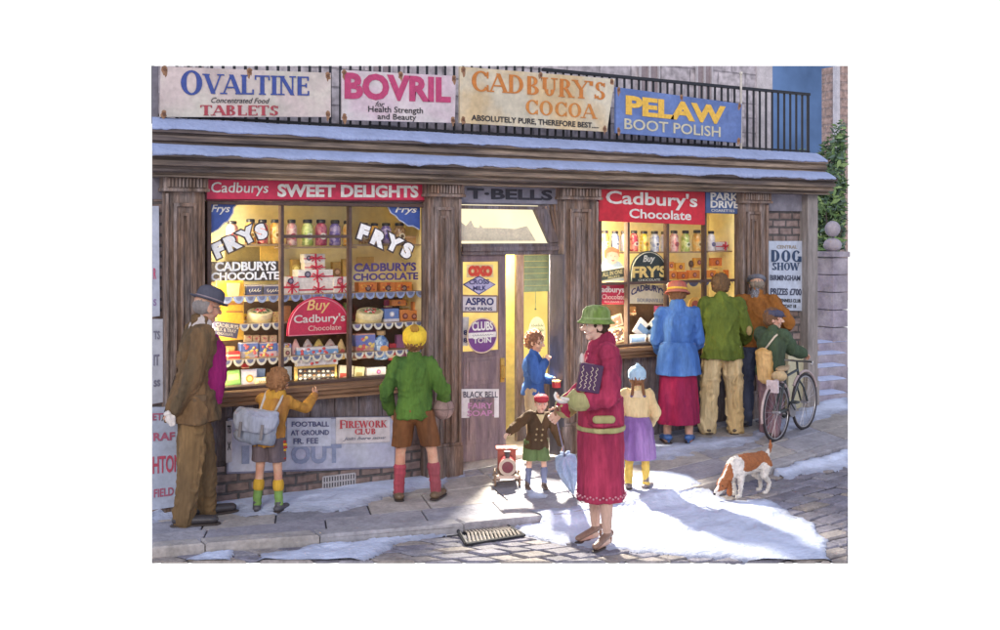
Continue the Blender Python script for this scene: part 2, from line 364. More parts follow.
# upper band behind the fascia signs
mb = MB(); mb.prism([(XLw,0,2.485),(XRw-.02,0,2.485),(XRw-.02,.24,2.485),(Xp(152,.24),.24,2.485)], (0,0,ZTOP-2.485))
mb.build('fascia_board', GREYP, shop)
mb = MB(); mb.box(Xp(767), Xp(808), -.03, -.001, Zp(768, 211), 2.66)
mb.build('corner_panel', GREYP, shop, bevel=.004)

# sills
def sill(x0, x1, z0, z1):
    mb = MB(); h = (z1-z0)/3
    mb.box(x0, x1, -.10, .06, z0, z0+h-.003); mb.box(x0, x1, -.13, .06, z0+h, z0+2*h-.002); mb.box(x0-.01, x1+.01, -.16, .08, z0+2*h, z1)
    return mb.build('window_sill', WOODS, shop, bevel=.006)
sill(xa-.01, xb+.01, .80, .925); sill(xc-.0, xd+.0, .955, 1.065)

# pilasters
def pilaster(px0, px1, zt=2.66):
    Y = -.10; a, b = Xp(px0, Y), Xp(px1, Y); w = b-a; g = gz(a)-.02
    p = MB(); p.box(a, b, Y, .0, g, zt-.09)
    for k0, k1, dep in ((.0, .07, .03), (.93, 1, .03), (.20, .29, .022), (.71, .80, .022), (.38, .46, .018), (.54, .62, .018)):
        top = zt-.13-(0 if k0 < .1 or k0 > .9 else .08 if dep > .02 else .16)
        p.box(a+w*k0, a+w*k1, Y-dep, Y+.001, g+.32, top)
    p.box(a+.2*w, a+.8*w, Y-.0225, Y, zt-.235, zt-.205); p.box(a+.38*w, a+.62*w, Y-.0185, Y, zt-.31, zt-.285)
    o = p.build('pilaster', WOOD, shop, bevel=.004)
    q = MB(); q.box(a-.02, b+.02, Y-.05, .0, zt-.09, zt-.005); q.box(a-.03, b+.03, Y-.06, .0, zt-.115, zt-.09)
    n = 11
    for i in range(n):
        c = a+w*(i+.5)/n; q.box(c-w*.028, c+w*.028, Y-.072, Y-.05, zt-.082, zt-.012)
    q.build('capital', WOOD, o, bevel=.002)
    q = MB(); q.box(a-.015, b+.015, Y-.04, .0, g, g+.30); q.box(a-.008, b+.008, Y-.034, .0, g+.30, g+.33); q.build('plinth', WOOD, o, bevel=.006)
    return o
for a, b in ((165, 204), (427, 460), (562, 597), (741, 767)): pilaster(a, b)
# corner post
mb = MB(); Y = -.12; a, b = Xp(808, Y), Xp(818, Y); mb.box(a, b, Y, .02, .1, 2.66); mb.box(a-.012, b+.012, Y-.012, .02, .1, .55)
mb.build('corner_post', mat('pale_weathered_wood', (.30, .27, .26), .8, .4, 4, (4, 4, .6), .4), shop, bevel=.006)
# low pale door beside the post
mb = MB(); mb.box(Xp(785), Xp(807, -.05), -.05, -.002, .1, Zp(795, 346)); mb.build('side_panel', paint((.55, .52, .36)), shop, bevel=.005)

# cornice: two stepped timber stages with sloping lead tops
def run(prof, x0, x1, name, m, parent, bevel=0):
    mb = MB(); n = len(prof)
    a = [(XLc(y) if x0 is None else x0, y, z) for y, z in prof]; b = [(x1+(0 if y > -.05 else -y*.12), y, z) for y, z in prof]
    mb.add(a+b, [tuple(range(n))[::-1], tuple(range(n, 2*n))]+[(i, (i+1) % n, n+(i+1) % n, n+i) for i in range(n)])
    return mb.build(name, m, parent, bevel=bevel)
XLc = lambda Y: Xp(152, Y)
cor = run([(.02,3.125),(-.05,3.125),(-.20,3.035),(-.20,3.005),(-.165,3.0),(-.165,2.988),(-.185,2.982),(-.18,2.94),(-.155,2.935),(-.155,2.922),(-.17,2.918),(-.17,2.905),(.02,2.905)], None, XRw, 'upper_cornice', WOODH, shop, .003)
lo = run([(.02,2.91),(-.18,2.905),(-.32,2.835),(-.32,2.805),(-.275,2.80),(-.275,2.785),(-.30,2.778),(-.29,2.74),(-.255,2.735),(-.255,2.722),(-.275,2.715),(-.27,2.697),(-.20,2.69),(-.20,2.675),(-.22,2.668),(-.22,2.655),(.02,2.655)], None, XRw, 'lower_cornice', WOODH, shop, .003)
# snow lying on both ledges, sagging over the edge
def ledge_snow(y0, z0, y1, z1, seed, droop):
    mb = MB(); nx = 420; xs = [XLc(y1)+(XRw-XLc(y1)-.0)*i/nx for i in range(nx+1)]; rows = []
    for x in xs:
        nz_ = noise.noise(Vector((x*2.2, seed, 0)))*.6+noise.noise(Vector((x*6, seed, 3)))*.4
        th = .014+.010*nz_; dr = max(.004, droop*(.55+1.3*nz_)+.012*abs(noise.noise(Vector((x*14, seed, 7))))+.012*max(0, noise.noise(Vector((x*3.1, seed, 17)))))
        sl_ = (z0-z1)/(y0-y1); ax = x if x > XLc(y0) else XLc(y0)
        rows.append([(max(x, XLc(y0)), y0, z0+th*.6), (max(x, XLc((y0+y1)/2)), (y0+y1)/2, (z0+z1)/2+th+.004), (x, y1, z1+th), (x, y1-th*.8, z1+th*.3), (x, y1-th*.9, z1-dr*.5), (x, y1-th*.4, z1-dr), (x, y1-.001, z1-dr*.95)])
    k = len(rows[0]); LS = (.37, .44, .66); mb.add([p for r in rows for p in r], [(i*k+j, i*k+j+1, (i+1)*k+j+1, (i+1)*k+j) for i in range(nx) for j in range(k-1)], LS)  # ledge snow tinted darker blue, its shade put into the colour
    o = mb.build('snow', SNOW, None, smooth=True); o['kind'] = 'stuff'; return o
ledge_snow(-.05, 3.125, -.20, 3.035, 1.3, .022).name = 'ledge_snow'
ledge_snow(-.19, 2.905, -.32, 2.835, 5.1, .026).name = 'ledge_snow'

# upper storey wall behind the railing
YU = .55
up = MB(); xs0, xs1 = Xp(152, YU), Xp(772, YU)
def cutbox(mb, x0, x1, y0, y1, z0, z1=None, segs=1):
    for i in range(segs):
        a, b = x0+(x1-x0)*i/segs, x0+(x1-x0)*(i+1)/segs
        za = ZT(a, y0) if z1 is None else min(z1, ZT(a, y0)); zb = ZT(b, y0) if z1 is None else min(z1, ZT(b, y0))
        ya, yb = y0, y1
        a2 = max(a, Xp(152, y1)) if a < Xp(153, y0) else a; mb.add([(a,y0,z0),(b,y0,z0),(b,y1,z0),(a2,y1,z0),(a,y0,za),(b,y0,zb),(b,y1,zb),(a2,y1,za)],
               [(0,3,2,1),(4,5,6,7),(0,1,5,4),(1,2,6,5),(2,3,7,6),(3,0,4,7)])
cutbox(up, xs0, xs1, YU, YU+.3, 3.0)
up.build('upper_wall', STONEW, shop)
q = MB(); cutbox(q, Xp(757, YU-.02), Xp(772.5, YU-.02), YU-.02, YU+.28, 3.0); q.build('corner_quoin', paint((.62, .58, .60), .8), shop)
for a, b in ((182, 206), (372, 392), (640, 660), (697, 713)):    # upper windows
    y = YU-.02; f = MB(); cutbox(f, Xp(a, y), Xp(b, y), y, YU+.01, 3.3); fo = f.build('upper_window', paint((.34, .28, .30), .4), shop)
    f = MB(); w_ = (Xp(b, y)-Xp(a, y)); y2 = y-.03
    for k in (0, .47, .94): cutbox(f, Xp(a, y2)+w_*k, Xp(a, y2)+w_*(k+.07), y2, y2+.028, 3.28)
    cutbox(f, Xp(a, y2)-.04, Xp(b, y2)+.04, y2-.02, y2+.025, 3.23, 3.30); f.build('frame', paint((.6, .57, .6), .6), fo)
mb = MB(); mb.prism([(Xp(152,.03),.03,2.98),(XRw-.05,.03,2.98),(XRw-.05,YU+.3,2.98),(Xp(152,YU+.3),YU+.3,2.98)], (0,0,.12)); mb.build('lead_roof', GREYP, shop)

# iron railing
YR = .06
rail = empty('iron_railing', (Xp(808, YR), YR, 3.1), 'black iron railing along the roof above the shop front', 'railing')
xr = Xp(808, YR); zr_ = 3.83; x = xr; i = 0
xl = Xp(153, YR); step = (xr-xl)/78
for i in range(79):
    x = xr-step*i; zt = min(zr_, ZT(x, YR)); b = MB(); r = .013 if i else .018
    b.tube([(x, YR, 3.09), (x, YR, zt)], r, 6); b.build('baluster', IRON, rail)
b = MB(); xt = xr
while ZT(xt, YR) > zr_+.02 and xt > xl: xt -= .02
b.box(xt, xr+.02, YR-.02, YR+.02, zr_-.03, zr_); b.build('top_rail', IRON, rail)
b = MB(); b.box(xl, xr+.02, YR-.012, YR+.012, 3.15, 3.17); b.build('bottom_rail', IRON, rail)
# little lamp-like finial post by the blue sign
b = MB(); x = Xp(741, .02); b.tube([(x, .02, 3.1), (x, .02, 3.95)], .013, 6); b.ell((x, .02, 3.97), .022); b.build('finial_post', paint((.6, .56, .5)), rail)
# stone pier at the far left behind the first board
b = MB(); b.prism([(Xp(152),0,3.12),(Xp(158.5),0,3.12),(Xp(158.5),.14,3.12),(Xp(152,.14),.14,3.12)], (0,0,ZT(Xp(152),0)-3.12)); b.build('parapet_pier', GREYP, shop, bevel=.004)

# ---------------------------------------------------------------- display windows
FR = mat('window_frame_wood', (.10, .06, .05), .55, .35, 4, (3, 3, 3), .2)
def window(x0, x1, z0, z1, mull, trans, name_, wide=.035):
    w = empty('shop_window', ((x0+x1)/2, 0, z0)); w.parent = shop; w.matrix_parent_inverse = Matrix.Translation(-shop.location)
    Mi = Matrix.Translation(-w.location)
    def part(mb, nm, m, bevel=0):
        o = mb.build(nm, m, None, bevel=bevel); o.parent = w; o.matrix_parent_inverse = Matrix.Translation(-w.location); return o
    f = MB(); f.box(x0, x0+wide, -.035, .07, z0, z1); f.box(x1-wide, x1, -.035, .07, z0, z1); f.box(x0+wide, x1-wide, -.034, .07, z1-.03, z1); f.box(x0+wide, x1-wide, -.034, .07, z0, z0+.025)
    part(f, 'frame', FR, .004)
    f = MB()
    for px in mull: c = Xp(px); f.box(c-.014, c+.014, -.012, .05, z0+.025, z1-.03)
    for (pa, pb, z) in trans: f.box(pa, pb, -.007, .04, z-.014, z+.014)
    part(f, 'glazing_bars', FR, .002)
    g = MB(); g.add([(x0+.02, .02, z0+.01), (x1-.02, .02, z0+.01), (x1-.02, .02, z1-.01), (x0+.02, .02, z1-.01)], [(0, 1, 2, 3)]); part(g, 'glass', GLASS)
    return w, part
winL, partL = window(xa, xb, .925, ZW, (282, 350), [(Xp(282), Xp(350), Zp(282, 236.5))], 'L')
winR, partR = window(xc, xd, 1.065, ZW, (628, 667.5, 705), [(xc, Xp(705), Zp(620, 283.5)), (Xp(705), xd, Zp(706, 281))], 'R')
PAPER = mat('cream_backing', (.93, .84, .52), .9, .12, 3, hue=(.92, .76, .34), fine=.06)
DARKI = mat('shelf_void_shade', (.13, .075, .045), .9, .5, 5)  # painted dark in place of the shade deep behind the shelves
def interior(part, x0, x1, zfl, ztop, zdark, depth, px0, px1):
    xa_, xb_ = x0-.02, Xp(px1, depth)+.12
    m = MB(); m.box(xa_, xb_, depth, depth+.03, zdark, ztop+.1); part(m, 'backing', PAPER)
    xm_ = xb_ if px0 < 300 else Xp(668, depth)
    m = MB(); m.box(xa_, xm_, depth, depth+.031, zfl-.02, zdark); part(m, 'void_shade_panel', DARKI)
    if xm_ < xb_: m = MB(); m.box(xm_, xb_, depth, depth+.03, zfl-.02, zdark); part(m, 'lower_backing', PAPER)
    m = MB(); m.box(x1-.012, x1-.002, .075, depth-.002, zfl, ztop); part(m, 'reveal_lining', PAPER)
    m = MB(); m.box(xa_-.03, xa_, .03, depth, zfl-.02, ztop+.1); part(m, 'side_panel', PAPER); m = MB(); m.box(xb_, xb_+.03, .07, depth, zfl-.02, ztop+.1); part(m, 'side_panel', PAPER)
    m = MB(); m.box(xa_-.03, xb_+.03, .07, depth+.03, zfl-.05, zfl); part(m, 'window_bed', WOODS)
    m = MB(); m.box(xa_-.03, xb_+.03, .07, depth+.03, ztop+.1, ztop+.13); part(m, 'window_ceiling', PAPER)
DL = .50
interior(partL, xa, xb, .94, ZW, Zp(300, 300, DL), DL, 206, 428)
interior(partR, xc, xd, 1.08, ZW, Zp(650, 300, DL), DL, 597, 741)
# strip lamps behind the fascia; side and bed fills added to light the shelves
WC = (1, .86, .56)
for (x0, x1, zb, zt, P) in ((xa, xb+.2, .95, ZW, 115), (xc, xd+.3, 1.1, ZW, 150)):
    area('window_strip_lamp', ((x0+x1)/2, .10, zt+.06), ((x0+x1)/2, .50, zt-.55), x1-x0-.1, .05, P, WC)
    area('window_side_fill', (x0+.05, .09, (zb+zt)/2), (x0+1.5, .40, (zb+zt)/2), .05, zt-zb-.1, P*.17, WC)
    area('window_side_fill', (x1-.05 if x0 == xa else x1-.1, .12, (zb+zt)/2), (x0, .40, (zb+zt)/2), .05, zt-zb-.1, P*.17, WC)
    area('window_bed_fill', ((x0+x1)/2, .075, zb+.02), ((x0+x1)/2, .45, zb+.45), x1-x0-.1, .03, P*.012, WC)

# ---------------------------------------------------------------- door bay
DX = lambda px, Y=0: Xp(px, Y)
b = MB(); b.box(xe, xf, -.02, .0, 2.5, 2.655); b.build('name_board', mat('board_grey', (.22, .22, .28), .7, .3, 5), shop)
text('T·BELLS', DX(466), DX(551), Zp(466, 199), Zp(466, 188), -.021, paint((.03, .03, .045)), parent=shop, bold=.035, name='shop_name')
b = MB(); zb0, zb1 = Zp(480, 255), Zp(480, 243.5)
b.box(xe, xf, -.03, .12, zb0, zb1); b.box(xe, xf, -.05, .0, zb0+.035, zb1-.03); b.build('door_head_beam', WOODD, shop, bevel=.004)
b = MB(); b.box(xe, xf, -.02, .02, Zp(480, 209), Zp(480, 205.5)); b.build('transom_bar', WOODD, shop)
# hopper fanlight leaning out at the right
LITG = emat('lit_frosted_glass', (1.0, .88, .56), 1.1, .08, 3)
b = MB(); b.box(xe, DX(549, .05), .05, .06, zb1, 2.5); b.build('fanlight_glass', LITG, shop)
b = MB(); a0 = W(461, 241, .035); out_ = [(461,241),(461,222),(466,226),(471,220),(474,227),(479,228),(480,225),(483,228),(500,228),(515,229),(527,226),(530,231),(536,241)]
b.prism([W(x, y, .045) for x, y in out_], (0, .003, 0)); b.build('frosted_stain', paint((.80, .72, .54), .5), shop)
b = MB(); o1 = [(535,209.5),(547,209),(559,242),(550,243)]
b.prism([W(x, y, -.03) for x, y in o1], (0, .05, 0)); b.build('fanlight_stay', WOODD, shop, bevel=.003)
b = MB(); b.prism([W(x, y, -.01) for x, y in ((541,205),(560,201),(560,246),(551,243))], (0, .06, 0)); b.build('fanlight_cheek', WOODD, shop, bevel=.003)
for k in range(3):
    b = MB(); b.prism([W(x, y, -.012) for x, y in ((544+k*4.2,207-k),(546+k*4.2,206-k),(556.5+k*1.4,241),(555.5+k*1.4,243))], (0, -.012, 0)); b.build('cheek_rib', WOOD, shop)
# jamb between opening and right pilaster
b = MB(); xj = DX(551); xpl = Xp(562, -.10)+.004; b.prism([(xj,.03,.05),(xpl-.012,-.135,.05),(xpl,-.135,.05),(xpl,.03,.05)], (0,0,zb0-.05)); b.build('door_jamb', mat('jamb_grey', (.085, .08, .10), .7, .35, 4, (4, 4, .6), .3), shop, bevel=.005)
# door leaf
door = empty('shop_door', (xe, 0, .09)); door.parent = shop; door.matrix_parent_inverse = Matrix.Translation(-shop.location)
def dpart(mb, nm, m, bevel=0, par=None):
    o = mb.build(nm, m, None, bevel=bevel); o.parent = door; o.matrix_parent_inverse = Matrix.Translation(-door.location); return o
DOORC = mat('door_plum_brown', (.17, .12, .14), .55, .4, 4, (4, 4, .7), .3, hue=(.24, .17, .17))
x0, x1 = xe+.005, DX(506); z0, z1 = .09, zb0
gx0, gx1 = DX(463), DX(499); gz0, gz1 = Zp(463, 352), Zp(463, 262)
b = MB(); b.box(x0, gx0, .0, .05, z0, z1); b.box(gx1, x1, .0, .05, z0, z1); b.box(gx0, gx1, .0, .05, gz1, z1); b.box(gx0, gx1, .0, .05, z0, gz0)
for (za, zb_) in ((z0+.16, .72), (.80, gz0-.05)):
    b.box(gx0+.03, gx1-.03, -.008, .002, za, zb_); b.box(gx0+.06, gx1-.06, -.016, -.006, za+.04, zb_-.04)
dpart(b, 'door_leaf', DOORC, .004)
b = MB(); b.box(gx0, gx1, .022, .026, gz0, gz1); dpart(b, 'door_glass', emat('lit_door_glass', (1, .70, .22), .85, .3, 4))
b = MB(); hx = DX(502); b.box(hx-.022, hx+.022, -.012, 0, Zp(502, 382), Zp(502, 358)); b.tube([(hx, -.012, Zp(502, 366)), (hx, -.05, Zp(502, 366)), (hx, -.05, Zp(502, 377)), (hx, -.012, Zp(502, 379))], .007, 6)
dpart(b, 'handle', mat('brass', (.65, .42, .12), .3, .2, 10, metal=1))
# recessed lobby
YB = .62
b = MB(); b.box(DX(500, YB+.5), DX(535, YB+.5), YB+.5, YB+.52, 0, 2.4); b.build('lobby_wall', mat('lobby_yellow', (.90, .78, .36), .8, .2, 3), shop)
b = MB(); b.box(xe-.1, xf+.35, .05, YB+.55, -.06, .09); b.build('door_step', mat('step_stone', (.36, .33, .32), .85, .3, 7, bump=.4), shop, bevel=.01)
b = MB(); b.box(xe-.15, xe-.1, .06, YB+.55, 0, 2.5); b.build('lobby_side', MATS['lobby_yellow'], shop)
b = MB(); b.box(xe-.15, xf+.6, .13, YB+.55, zb0+.16, zb0+.2); b.build('lobby_ceiling', MATS['lobby_yellow'], shop)
# inner screen with a green blind
sx0, sx1 = DX(517, YB), DX(556, YB); wx0, wx1 = DX(524, YB), DX(549, YB)
b = MB(); b.box(sx0, wx0, YB, YB+.05, .09, 2.3); b.box(wx1, sx1+.3, YB, YB+.05, .09, 2.3); b.box(wx0, wx1, YB, YB+.05, .09, Zp(524, 385, YB)); b.box(wx0, wx1, YB, YB+.05, Zp(524, 255, YB), 2.3)
b.build('inner_screen', WOODD, shop, bevel=.004)
b = MB(); b.box(wx0, wx1, YB+.03, YB+.036, Zp(524, 385, YB), Zp(524, 250, YB)); b.build('inner_glass', emat('lit_inner_glass', (1, .74, .2), .9, .15, 3), shop)
b = MB(); zz = Zp(524, 292, YB); za = Zp(524, 255, YB); k = 6
for i in range(k): b.box(wx0, wx1, YB-.006-.004*(i % 2), YB+.0, zz+(za-zz)*i/k, zz+(za-zz)*(i+1)/k-.002)
b.tube([(DX(535, YB), YB-.01, zz), (DX(535, YB), YB-.01, zz-.17)], .003, 5); b.ell((DX(535, YB), YB-.01, zz-.18), .01)
b.build('roller_blind', mat('green_blind', (.09, .15, .12), .8, .35, 8), shop)
b = MB(); b.box(sx0-.25, sx0-.2, YB+.1, YB+.55, .09, 2.3); b.build('inner_jamb', MATS['lobby_yellow'], shop)
# the shop lamp over the doorway: it throws the bright fan across pavement and snow
lp = bpy.data.lights.new('doorway_lamp', 'SPOT'); lp.spot_size = R(112); lp.spot_blend = .7; lo_ = bpy.data.objects.new('doorway_lamp', lp); COL.objects.link(lo_)
lp.energy = 1450; lp.color = (1, .92, .76); lp.shadow_soft_size = .06; lo_.location = (DX(552)-.09, .50, zb0-.02)
lo_.rotation_euler = Vector((-.32, -1, -.75)).to_track_quat('-Z', 'Y').to_euler()

il = bpy.data.lights.new('inner_lamp', 'POINT'); io = bpy.data.objects.new('inner_lamp', il); COL.objects.link(io); il.energy = 26; il.color = (1, .82, .45); il.shadow_soft_size = .08; io.location = (DX(510, YB+.2), YB+.22, 1.9)
# vent grille low in the brick base
v = MB(); a, c = W(323, 489, -.01), W(355, 477, -.01); x0, x1, z0, z1 = a.x, c.x, a.z, W(323, 477, -.01).z
v.box(x0, x1, -.004, .001, z0, z1); vb = v.build('vent_backing', paint((.03, .03, .04)), shop)
v = MB()
for i in range(13): xx = x0+(x1-x0)*i/12; v.box(xx-.006, xx+.006, -.014, -.004, z0, z1)
for i in range(3): zz = z0+(z1-z0)*i/2; v.box(x0, x1, -.0135, -.0045, zz-.006, zz+.006)
v.build('vent_grille', paint((.45, .43, .45)), vb)

# ---------------------------------------------------------------- ground
KERB = [(0, -.55), (1.6, -.92), (1.94, -1.02), (3.13, -1.35), (4.0, -1.57), (5.0, -1.76), (5.93, -1.86), (7, -1.8), (8.34, -1.63), (14, -1.0)]
def yk(X):
    for (a, b), (c, d) in zip(KERB, KERB[1:]):
        if X <= c: t = (X-a)/(c-a); return b+(d-b)*t
    return KERB[-1][1]
RD = .062
def gz(X):
    t = max(0.0, X-4.9); return .055*t*min(1, t/.8)
def G(px, py, dz0=0.0):
    z = 0
    for _ in range(14):
        dx, dy, dz = ray(px, py); t = (z-H)/dz; X = t*dx; Y = -D+t*dy; z = gz(X)+dz0-(RD if Y < yk(X) else 0)
    return Vector((X, Y, z))
def inside(px, py): return 151.5 <= px <= 848.5 and py <= 561.5
# clip a polygon to the ground plot (a trapezium whose sides run out from the shop)
CL = []      # half planes (a,b,c): a*X+b*Y>=c
def hp(p, q, keep):
    a, b = -(q[1]-p[1]), q[0]-p[0]; c = a*p[0]+b*p[1]
    if a*keep[0]+b*keep[1] < c: a, b, c = -a, -b, -c
    CL.append((a, b, c))
g1, g2, g3, g4 = G(152, 520), G(152, 561), G(848, 561), G(848, 420)
hp(g1, g2, (5, -1.5)); hp(g3, g4, (5, -1.5))
FRONT = [G(100+20*i, 561) for i in range(42)]
def front_plane(X):
    for p, q in zip(FRONT, FRONT[1:]):
        if X <= q.x: break
    a, b = -(q.y-p.y), q.x-p.x; c = a*p.x+b*p.y
    return (a, b, c) if a*5+b*2 > c else (-a, -b, -c)
def clip(poly):
    for a, b, c in CL+[front_plane(sum(p[0] for p in poly)/len(poly))]:
        o = []; n = len(poly)
        for i in range(n):
            p, q = poly[i], poly[(i+1) % n]; dp, dq = a*p[0]+b*p[1]-c, a*q[0]+b*q[1]-c
            if dp >= 0: o.append(p)
            if (dp >= 0) != (dq >= 0): t = dp/(dp-dq); o.append((p[0]+(q[0]-p[0])*t, p[1]+(q[1]-p[1])*t))
        poly = o
        if len(poly) < 3: return None
    return poly
def shrink(poly, d):
    cx = sum(p[0] for p in poly)/len(poly); cy = sum(p[1] for p in poly)/len(poly); r = []
    for p in poly:
        v = Vector((cx-p[0], cy-p[1])); l = v.length or 1; v = v/l*min(d, l*.4); r.append((p[0]+v.x, p[1]+v.y))
    return r
def slab(mb, poly, ztop, zbot, chamfer, col):
    poly = clip(poly)
    if not poly: return
    top = shrink(poly, chamfer*1.4); n = len(poly)
    a = [(x, y, gz(x)+ztop) for x, y in top]; b = [(x, y, gz(x)+ztop-chamfer) for x, y in poly]; c = [(x, y, gz(x)+zbot) for x, y in poly]
    mb.add(a+b+c, [tuple(range(n))]+[(i, (i+1) % n, n+(i+1) % n, n+i) for i in range(n)]+[(n+i, n+(i+1) % n, 2*n+(i+1) % n, 2*n+i) for i in range(n)], col)
random.seed(5)
# base earth sheets (joints)
JOINT = mat('joint_dirt', (.07, .065, .075), .95, .3, 8)
def sheet(name, y0f, y1f, z):
    mb = MB(); xs = [1.0+.25*i for i in range(48)]
    for a, b in zip(xs, xs[1:]):
        p = clip([(a, y0f(a)), (b, y0f(b)), (b, y1f(b)), (a, y1f(a))])
        if p: mb.add([(x, y, gz(x)+z) for x, y in p], [tuple(range(len(p)))])
    o = mb.build(name, JOINT, None); o['kind'] = 'structure'; return o
sheet('pavement_bed', lambda x: yk(x), lambda x: 1.6 if x > 9.2 else .06, -.02)
sheet('road_bed', lambda x: -5, lambda x: yk(x), -RD-.012)
# flagstones
FLAG = mat('flagstone', (.4, .4, .4), .85, .28, 5, bump=.5, bscale=22, attr=True, fine=.14)
mb = MB(); cols = [(.37,.36,.40),(.32,.31,.36),(.41,.38,.37),(.34,.34,.40),(.44,.41,.40),(.29,.29,.34),(.38,.35,.34)]
rows = [0, .26, .58, .82, 1.0]
for r in range(4):
    x = .6+random.random()*.5; sk = .0
    while x < 13:
        w = random.uniform(.42, .95) if r % 2 == 0 else random.uniform(.35, .75)
        def P(X, f): return (X+.35*(1-f)*.6+f*.0, yk(X)*(1-f)*1.0+.08*f) 
        f0, f1 = rows[r], rows[r+1]; k0 = .17/1.5
        def Q(X, f, x=x): y0, y1 = yk(X)+.16, (.10 if x < 8.9 else 1.3); return (X+(f-.5)*.5, y0+(y1-y0)*f)
        j = .006; slab(mb, [Q(x+j, f0+j), Q(x+w-j, f0+j), Q(x+w-j, f1-j), Q(x+j, f1-j)], random.uniform(-.003, .004), -.03, .006, random.choice(cols)); x += w
o = mb.build('pavement', FLAG, None, fixn=False); o['kind'] = 'structure'
mb = MB(); x = .5
while x < 13:
    w = random.uniform(.7, 1.1); slab(mb, [(x+.005, yk(x)+.0), (x+w-.005, yk(x+w)), (x+w-.005, yk(x+w)+.15), (x+.005, yk(x)+.15)], .008, -RD-.012, .012, random.choice([(.38,.37,.40),(.34,.33,.37),(.42,.39,.38)])); x += w
o = mb.build('kerb', FLAG, None, fixn=False); o['kind'] = 'structure'
# setts of the road, laid in gently bowed courses
SETT = mat('sett_stone', (.3, .3, .3), .8, .35, 9, bump=.6, bscale=30, attr=True, fine=.18)
mb = MB(); sc = [(.27,.26,.30),(.22,.21,.26),(.31,.28,.28),(.26,.25,.31),(.33,.29,.27),(.2,.19,.23)]
v_ = .03
while v_ < 3.4:
    h = random.uniform(.13, .17); x = .4+random.random()*.2
    while x < 13:
        w = random.uniform(.17, .30)
        def q(X, v): return (X+.12*math.sin(v*1.7)+v*.25, yk(X)-v+.06*math.sin(X*1.1+v))
        e = .010
        pl = [q(x+e, v_+e), q(x+w-e, v_+e+random.uniform(-.01,.01)), q(x+w-e, v_+h-e), q(x+e, v_+h-e+random.uniform(-.01,.01))]
        cx_, cy_ = pix(pl[0][0], pl[0][1], 0)
        slab(mb, pl, -RD+random.uniform(-.006, .006), -RD-.016, .011, random.choice(sc)); x += w
    v_ += h
o = mb.build('cobbled_road', SETT, None, fixn=False); o['kind'] = 'structure'
# snow lying on pavement and road: real thickness, ragged edges
SP = [
 [(150,507),(150,523),(190,519),(215,513),(262,516),(300,513),(330,511),(372,503),(400,495),(440,487),(468,478),(462,468),(400,470),(300,482),(225,490)],
 [(186,558),(205,550),(234,548),(230,564),(184,564)],
 [(262,555),(300,546),(330,538),(400,530),(452,526),(458,531),(420,540),(400,545),(372,556),(352,566),(258,566)],
 [(497,517),(560,507),(600,500),(640,491),(690,483),(714,494),(730,500),(765,500),(790,512),(812,522),(828,540),(832,566),(780,566),(740,561),(700,558),(650,552),(610,551),(560,546),(520,534)],
 [(772,469),(852,447),(852,466),(812,474),(784,479)],
 [(566,464),(660,444),(750,434),(830,396),(850,392),(850,410),(800,426),(745,444),(700,452),(650,462),(600,470)],
 [(560,480),(600,478),(604,484),(570,488)], [(650,470),(690,474),(700,484),(640,490),(610,494),(600,486)], [(528,478),(545,490),(548,500),(530,500),(520,486)],
]
def sdist(px, py, poly):
    ins = False; d = 1e9; n = len(poly)
    for i in range(n):
        (x0, y0), (x1, y1) = poly[i], poly[(i+1) % n]
        if (y0 > py) != (y1 > py) and px < (x1-x0)*(py-y0)/(y1-y0)+x0: ins = not ins
        dx, dy = x1-x0, y1-y0; t = max(0, min(1, ((px-x0)*dx+(py-y0)*dy)/(dx*dx+dy*dy))); d = min(d, math.hypot(px-x0-t*dx, (py-y0-t*dy)*1.6))
    return d if ins else -d
random.seed(77)
FOOT = []
for (fx, fy, a) in ((560, 520, .4), (640, 508, 1.2), (700, 510, 1.0), (752, 528, .7), (620, 530, 2.0), (680, 535, .3), (560, 540, 1.6), (310, 500, .2), (440, 478, .5), (320, 551, .1), (600, 514, .9), (660, 500, .3)):
    for q in range(4):
        p = G(fx+q*13, fy-q*5+(q % 2)*5); FOOT.append((p.x, p.y, a+random.uniform(-.3, .3)))
def foot(X, Y):
    d = 0
    for x, y, a in FOOT:
        if abs(X-x) < .16 and abs(Y-y) < .16:
            u = (X-x)*math.cos(a)+(Y-y)*math.sin(a); v = -(X-x)*math.sin(a)+(Y-y)*math.cos(a); r = (u/.12)**2+(v/.045)**2
            if r < 1.6: d = max(d, 1.0 if r < .8 else (1.6-r)/.8)
    return d
